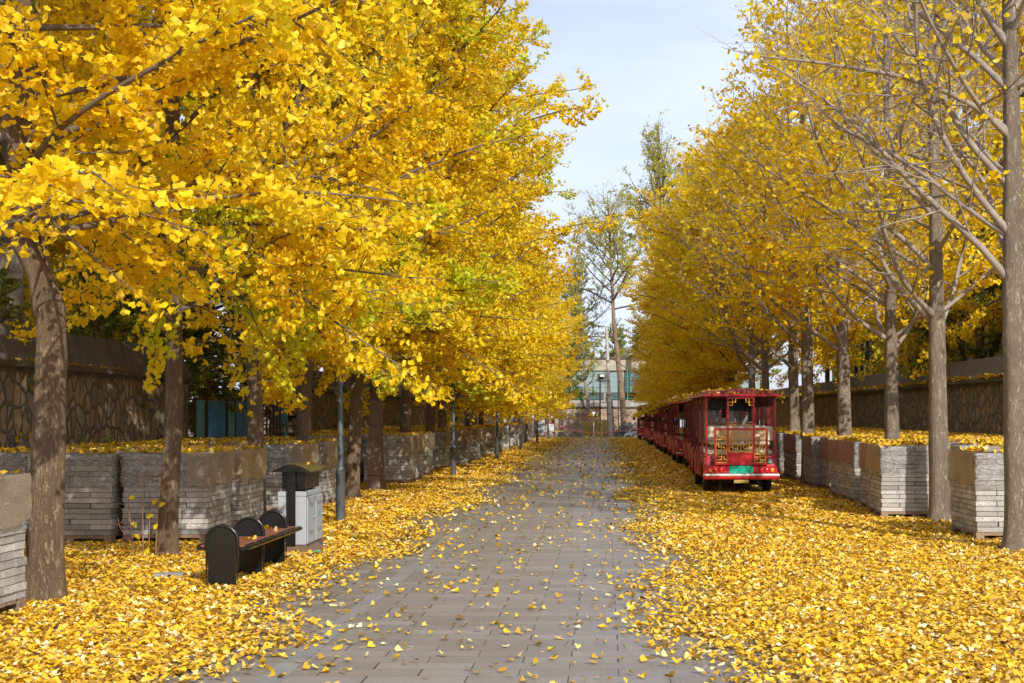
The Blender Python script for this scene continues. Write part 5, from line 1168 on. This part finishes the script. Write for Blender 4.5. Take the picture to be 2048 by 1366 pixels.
# ============================================================ FAR END FURNITURE
# cabin
c = empty('white_cabin', (-5.55, 87.2, 0), label='pale blue white metal cabin on a low base at the left of the road end', cat='cabin')
MB().box(-1.6, 2.05, -0.02, 2.2, 0, 0.42).build('plinth', M['beige'], c)
MB().box(-1.5, 1.98, 0.02, 2.1, 0.42, 2.55).build('wall', M['ltgrey'], c)
MB().box(-1.6, 2.08, -0.06, 2.2, 2.55, 2.64).build('roof', M['vent'], c)
for x in (-0.6, 0.25, 1.1, 1.75): MB().box(x, x + 0.02, 0.0, 0.019, 0.43, 2.54).build('panel_seam', M['vent'], c)
MB().box(0.9, 1.55, -0.012, 0.018, 0.46, 0.95).build('vent_grille', M['vent'], c)
for x in (-0.2, -0.05): MB().box(x, x + 0.035, -0.02, 0.015, 0.9, 1.3).build('door_handle', M['bin_dark'], c)
# red sign
s = empty('notice_sign', (-3.78, 85.6, 0), label='small dark red notice board on two thin posts before the white cabin', cat='sign')
for x in (-0.31, 0.31): MB().box(x - 0.018, x + 0.018, -0.018, 0.018, 0, 1.36).build('post', M['sign_red'], s)
bo = MB().box(-0.29, 0.29, -0.012, 0.012, 0.95, 1.32).build('sign_board', M['sign_red'], s)
g = MB()
for k in range(4):
    x0 = -0.225 + k * 0.115; y_ = -0.0155
    for (a, b_, c_, d_) in ((0, 0.08, 0.07, 0.082), (0.01, 0.07, 0.035, 0.047), (0.0, 0.08, 0.0, 0.012), (0.034, 0.046, 0.0, 0.082), (0.0, 0.012, 0.01, 0.06), (0.066, 0.078, 0.02, 0.07)): g.box(x0 + a, x0 + b_, y_, y_ + 0.003, 1.14 + c_, 1.14 + d_); y_ -= 0.0002
for k in range(9): g.box(-0.17 + k * 0.037 + (0.012 if k > 4 else 0), -0.145 + k * 0.037 + (0.012 if k > 4 else 0), -0.0155, -0.0125, 1.04, 1.075)
g.build('lettering', M['white'], bo)
# far bench/planter
fb = empty('stone_bench', (-3.05, 87.2, 0), label='low bench with leaf covered top at the foot of the far wall', cat='bench')
MB().box(-0.55, 0.55, -0.2, 0.25, 0.38, 0.46).build('seat', M['yellow_board'], fb)
for x in (-0.4, 0.3): MB().box(x, x + 0.18, -0.15, 0.2, 0, 0.379).build('leg', M['concrete'], fb)
# stacks of yellow boards
for i, (x0, w_, h) in enumerate(((-1.62, 0.63, 1.14), (-0.94, 0.66, 1.13), (-0.22, 0.62, 1.17))):
    rg = random.Random(i); m = MB(); z = 0.02
    while z < h:
        t_ = rg.choice([0.03, 0.05, 0.07, 0.09]); d = rg.uniform(-0.03, 0.03); m.box(x0 + d, x0 + w_ + d, -0.3, 0.3, z, z + t_ - 0.008); z += t_
    o = m.build('board_stack', M['yellow_board']); o.location = (0, 88.0, 0)
    tag(o, ['left stack of yellow boards below the far wall', 'middle stack of yellow boards, behind the traffic mirror post', 'right stack of yellow boards beside the concrete pole'][i], 'board stack', 'stacks of yellow boards')
# traffic mirror
tm_ = empty('traffic_mirror', (-0.78, 86.4, 0), label='round convex traffic mirror with orange rim on a white post', cat='mirror')
MB().tube([(0, 0, 0), (0, 0, 1.1)], 0.035, 12).build('post', M['white'], tm_)
MB().lathe([(0.395, 0.03), (0.40, -0.03), (0.37, -0.06), (0.33, 0.02)], (-0.05, 0, 1.47), 'y', 28).build('rim', M['orange'], tm_)
MB().lathe([(0.35, -0.01), (0.30, -0.035), (0.2, -0.065), (0.1, -0.08), (0.0, -0.085)], (-0.02, 0, 1.45), 'y', 28).build('mirror_glass', M['mirror'], tm_)
MB().lathe([(0.395, 0.031), (0.25, 0.10), (0.0, 0.13)], (-0.05, 0, 1.47), 'y', 24).build('back_shell', M['orange'], tm_)
# concrete pole
cp = empty('utility_pole', (0.40, 87.0, 0), label='tall pale concrete utility pole with iron bands at the far end', cat='pole')
MB().tube([(0, 0, 0), (-0.16, 0, 4), (-0.30, 0, 7.7)], [0.15, 0.12, 0.10], 16).build('shaft', M['concrete'], cp)
for z in (1.6, 2.9, 3.9, 5.3): MB().lathe([(0.155, z), (0.155, z + 0.04)], (-0.04 * z, 0, 0), n=16).build('band', M['rust_bar'], cp)
m = MB(); m.tube([(-0.75, 0, 7.3), (0.2, 0, 7.15)], 0.03, 6); m.tube([(-0.2, 0, 4.5), (1.3, 0, 4.7)], 0.025, 6); m.tube([(-0.12, 0, 5.6), (1.2, 0, 4.75)], 0.03, 6); m.tube([(-0.3, 0, 7.3), (0.9, 0, 6.3)], 0.025, 6); m.build('bracket', M['rust_bar'], cp)
MB().tube([(0.55, 0.1, 0), (0.5, 0.1, 4.0)], 0.035, 8).build('guy_pipe', M['slate'], cp)
# camera post
cm = empty('camera_post', (-0.35, 89.0, 0), label='thin black post with box and white surveillance camera left of the concrete pole', cat='camera')
MB().tube([(0, 0, 0), (0, 0, 4.4)], 0.05, 8).build('post', M['black'], cm)
MB().box(-0.2, 0.45, -0.1, 0.12, 3.9, 4.5).build('box', M['slate'], cm)
MB().cbox(0.0, 0.3, -0.35, -0.11, 4.25, 4.42, 0.02).build('camera_head', M['white'], cm)
# stone heap
m = MB(); rg2 = np.random.RandomState(9)
for k in range(520):
    u = rg2.rand(); x = 0.75 + 2.6 * u + rg2.randn() * 0.05; hmax = 0.9 * min(1.0, (x - 0.62) / 0.75) ** 0.7 if x > 0.62 else 0.1
    z = rg2.rand() * hmax; y = 87.6 - 0.35 * (1 - z) + rg2.rand() * 0.5; s = 0.04 + 0.06 * rg2.rand()
    V = np.array([(-1.6, -1, -.6), (1.6, -1, -.6), (1.6, 1, -.6), (-1.6, 1, -.6), (-1.4, -.8, .6), (1.3, -.9, .6), (1.5, .8, .6), (-1.3, .9, .5)]) * s + rg2.randn(8, 3) * 0.01
    a = rg2.randn() * 0.5; V = V @ np.array([[math.cos(a), 0, -math.sin(a)], [0, 1, 0], [math.sin(a), 0, math.cos(a)]]) + np.array([x, y, z + 0.05]); m.add(V, [(0, 3, 2, 1), (4, 5, 6, 7), (0, 1, 5, 4), (1, 2, 6, 5), (2, 3, 7, 6), (3, 0, 4, 7)])
tag(m.build('stone_heap', M['rubble']), 'heap of dark grey broken stones beside the last trolley', 'stone heap')
# warning tape
pts = smooth_path([(-3.46, 85.6, 0.97), (-2.4, 85.9, 0.55), (-1.2, 86.2, 0.36), (0.3, 86.3, 0.36), (1.4, 85.0, 0.5), (2.2, 79.2, 0.75)], 40)
m = MB(); V = [(x, y, z + d) for (x, y, z) in pts for d in (-0.03, 0.03)] + [(x, y + 0.004, z + d) for (x, y, z) in pts for d in (-0.03, 0.03)]; n2 = 80
m.add(V, [(2 * i, 2 * i + 2, 2 * i + 3, 2 * i + 1) for i in range(39)]); m.add(V, [(n2 + 2 * i, n2 + 2 * i + 1, n2 + 2 * i + 3, n2 + 2 * i + 2) for i in range(39)])
tag(m.build('warning_tape', M['tape']), 'sagging red and white warning tape stretched across the far end of the road', 'tape')
print('done building')
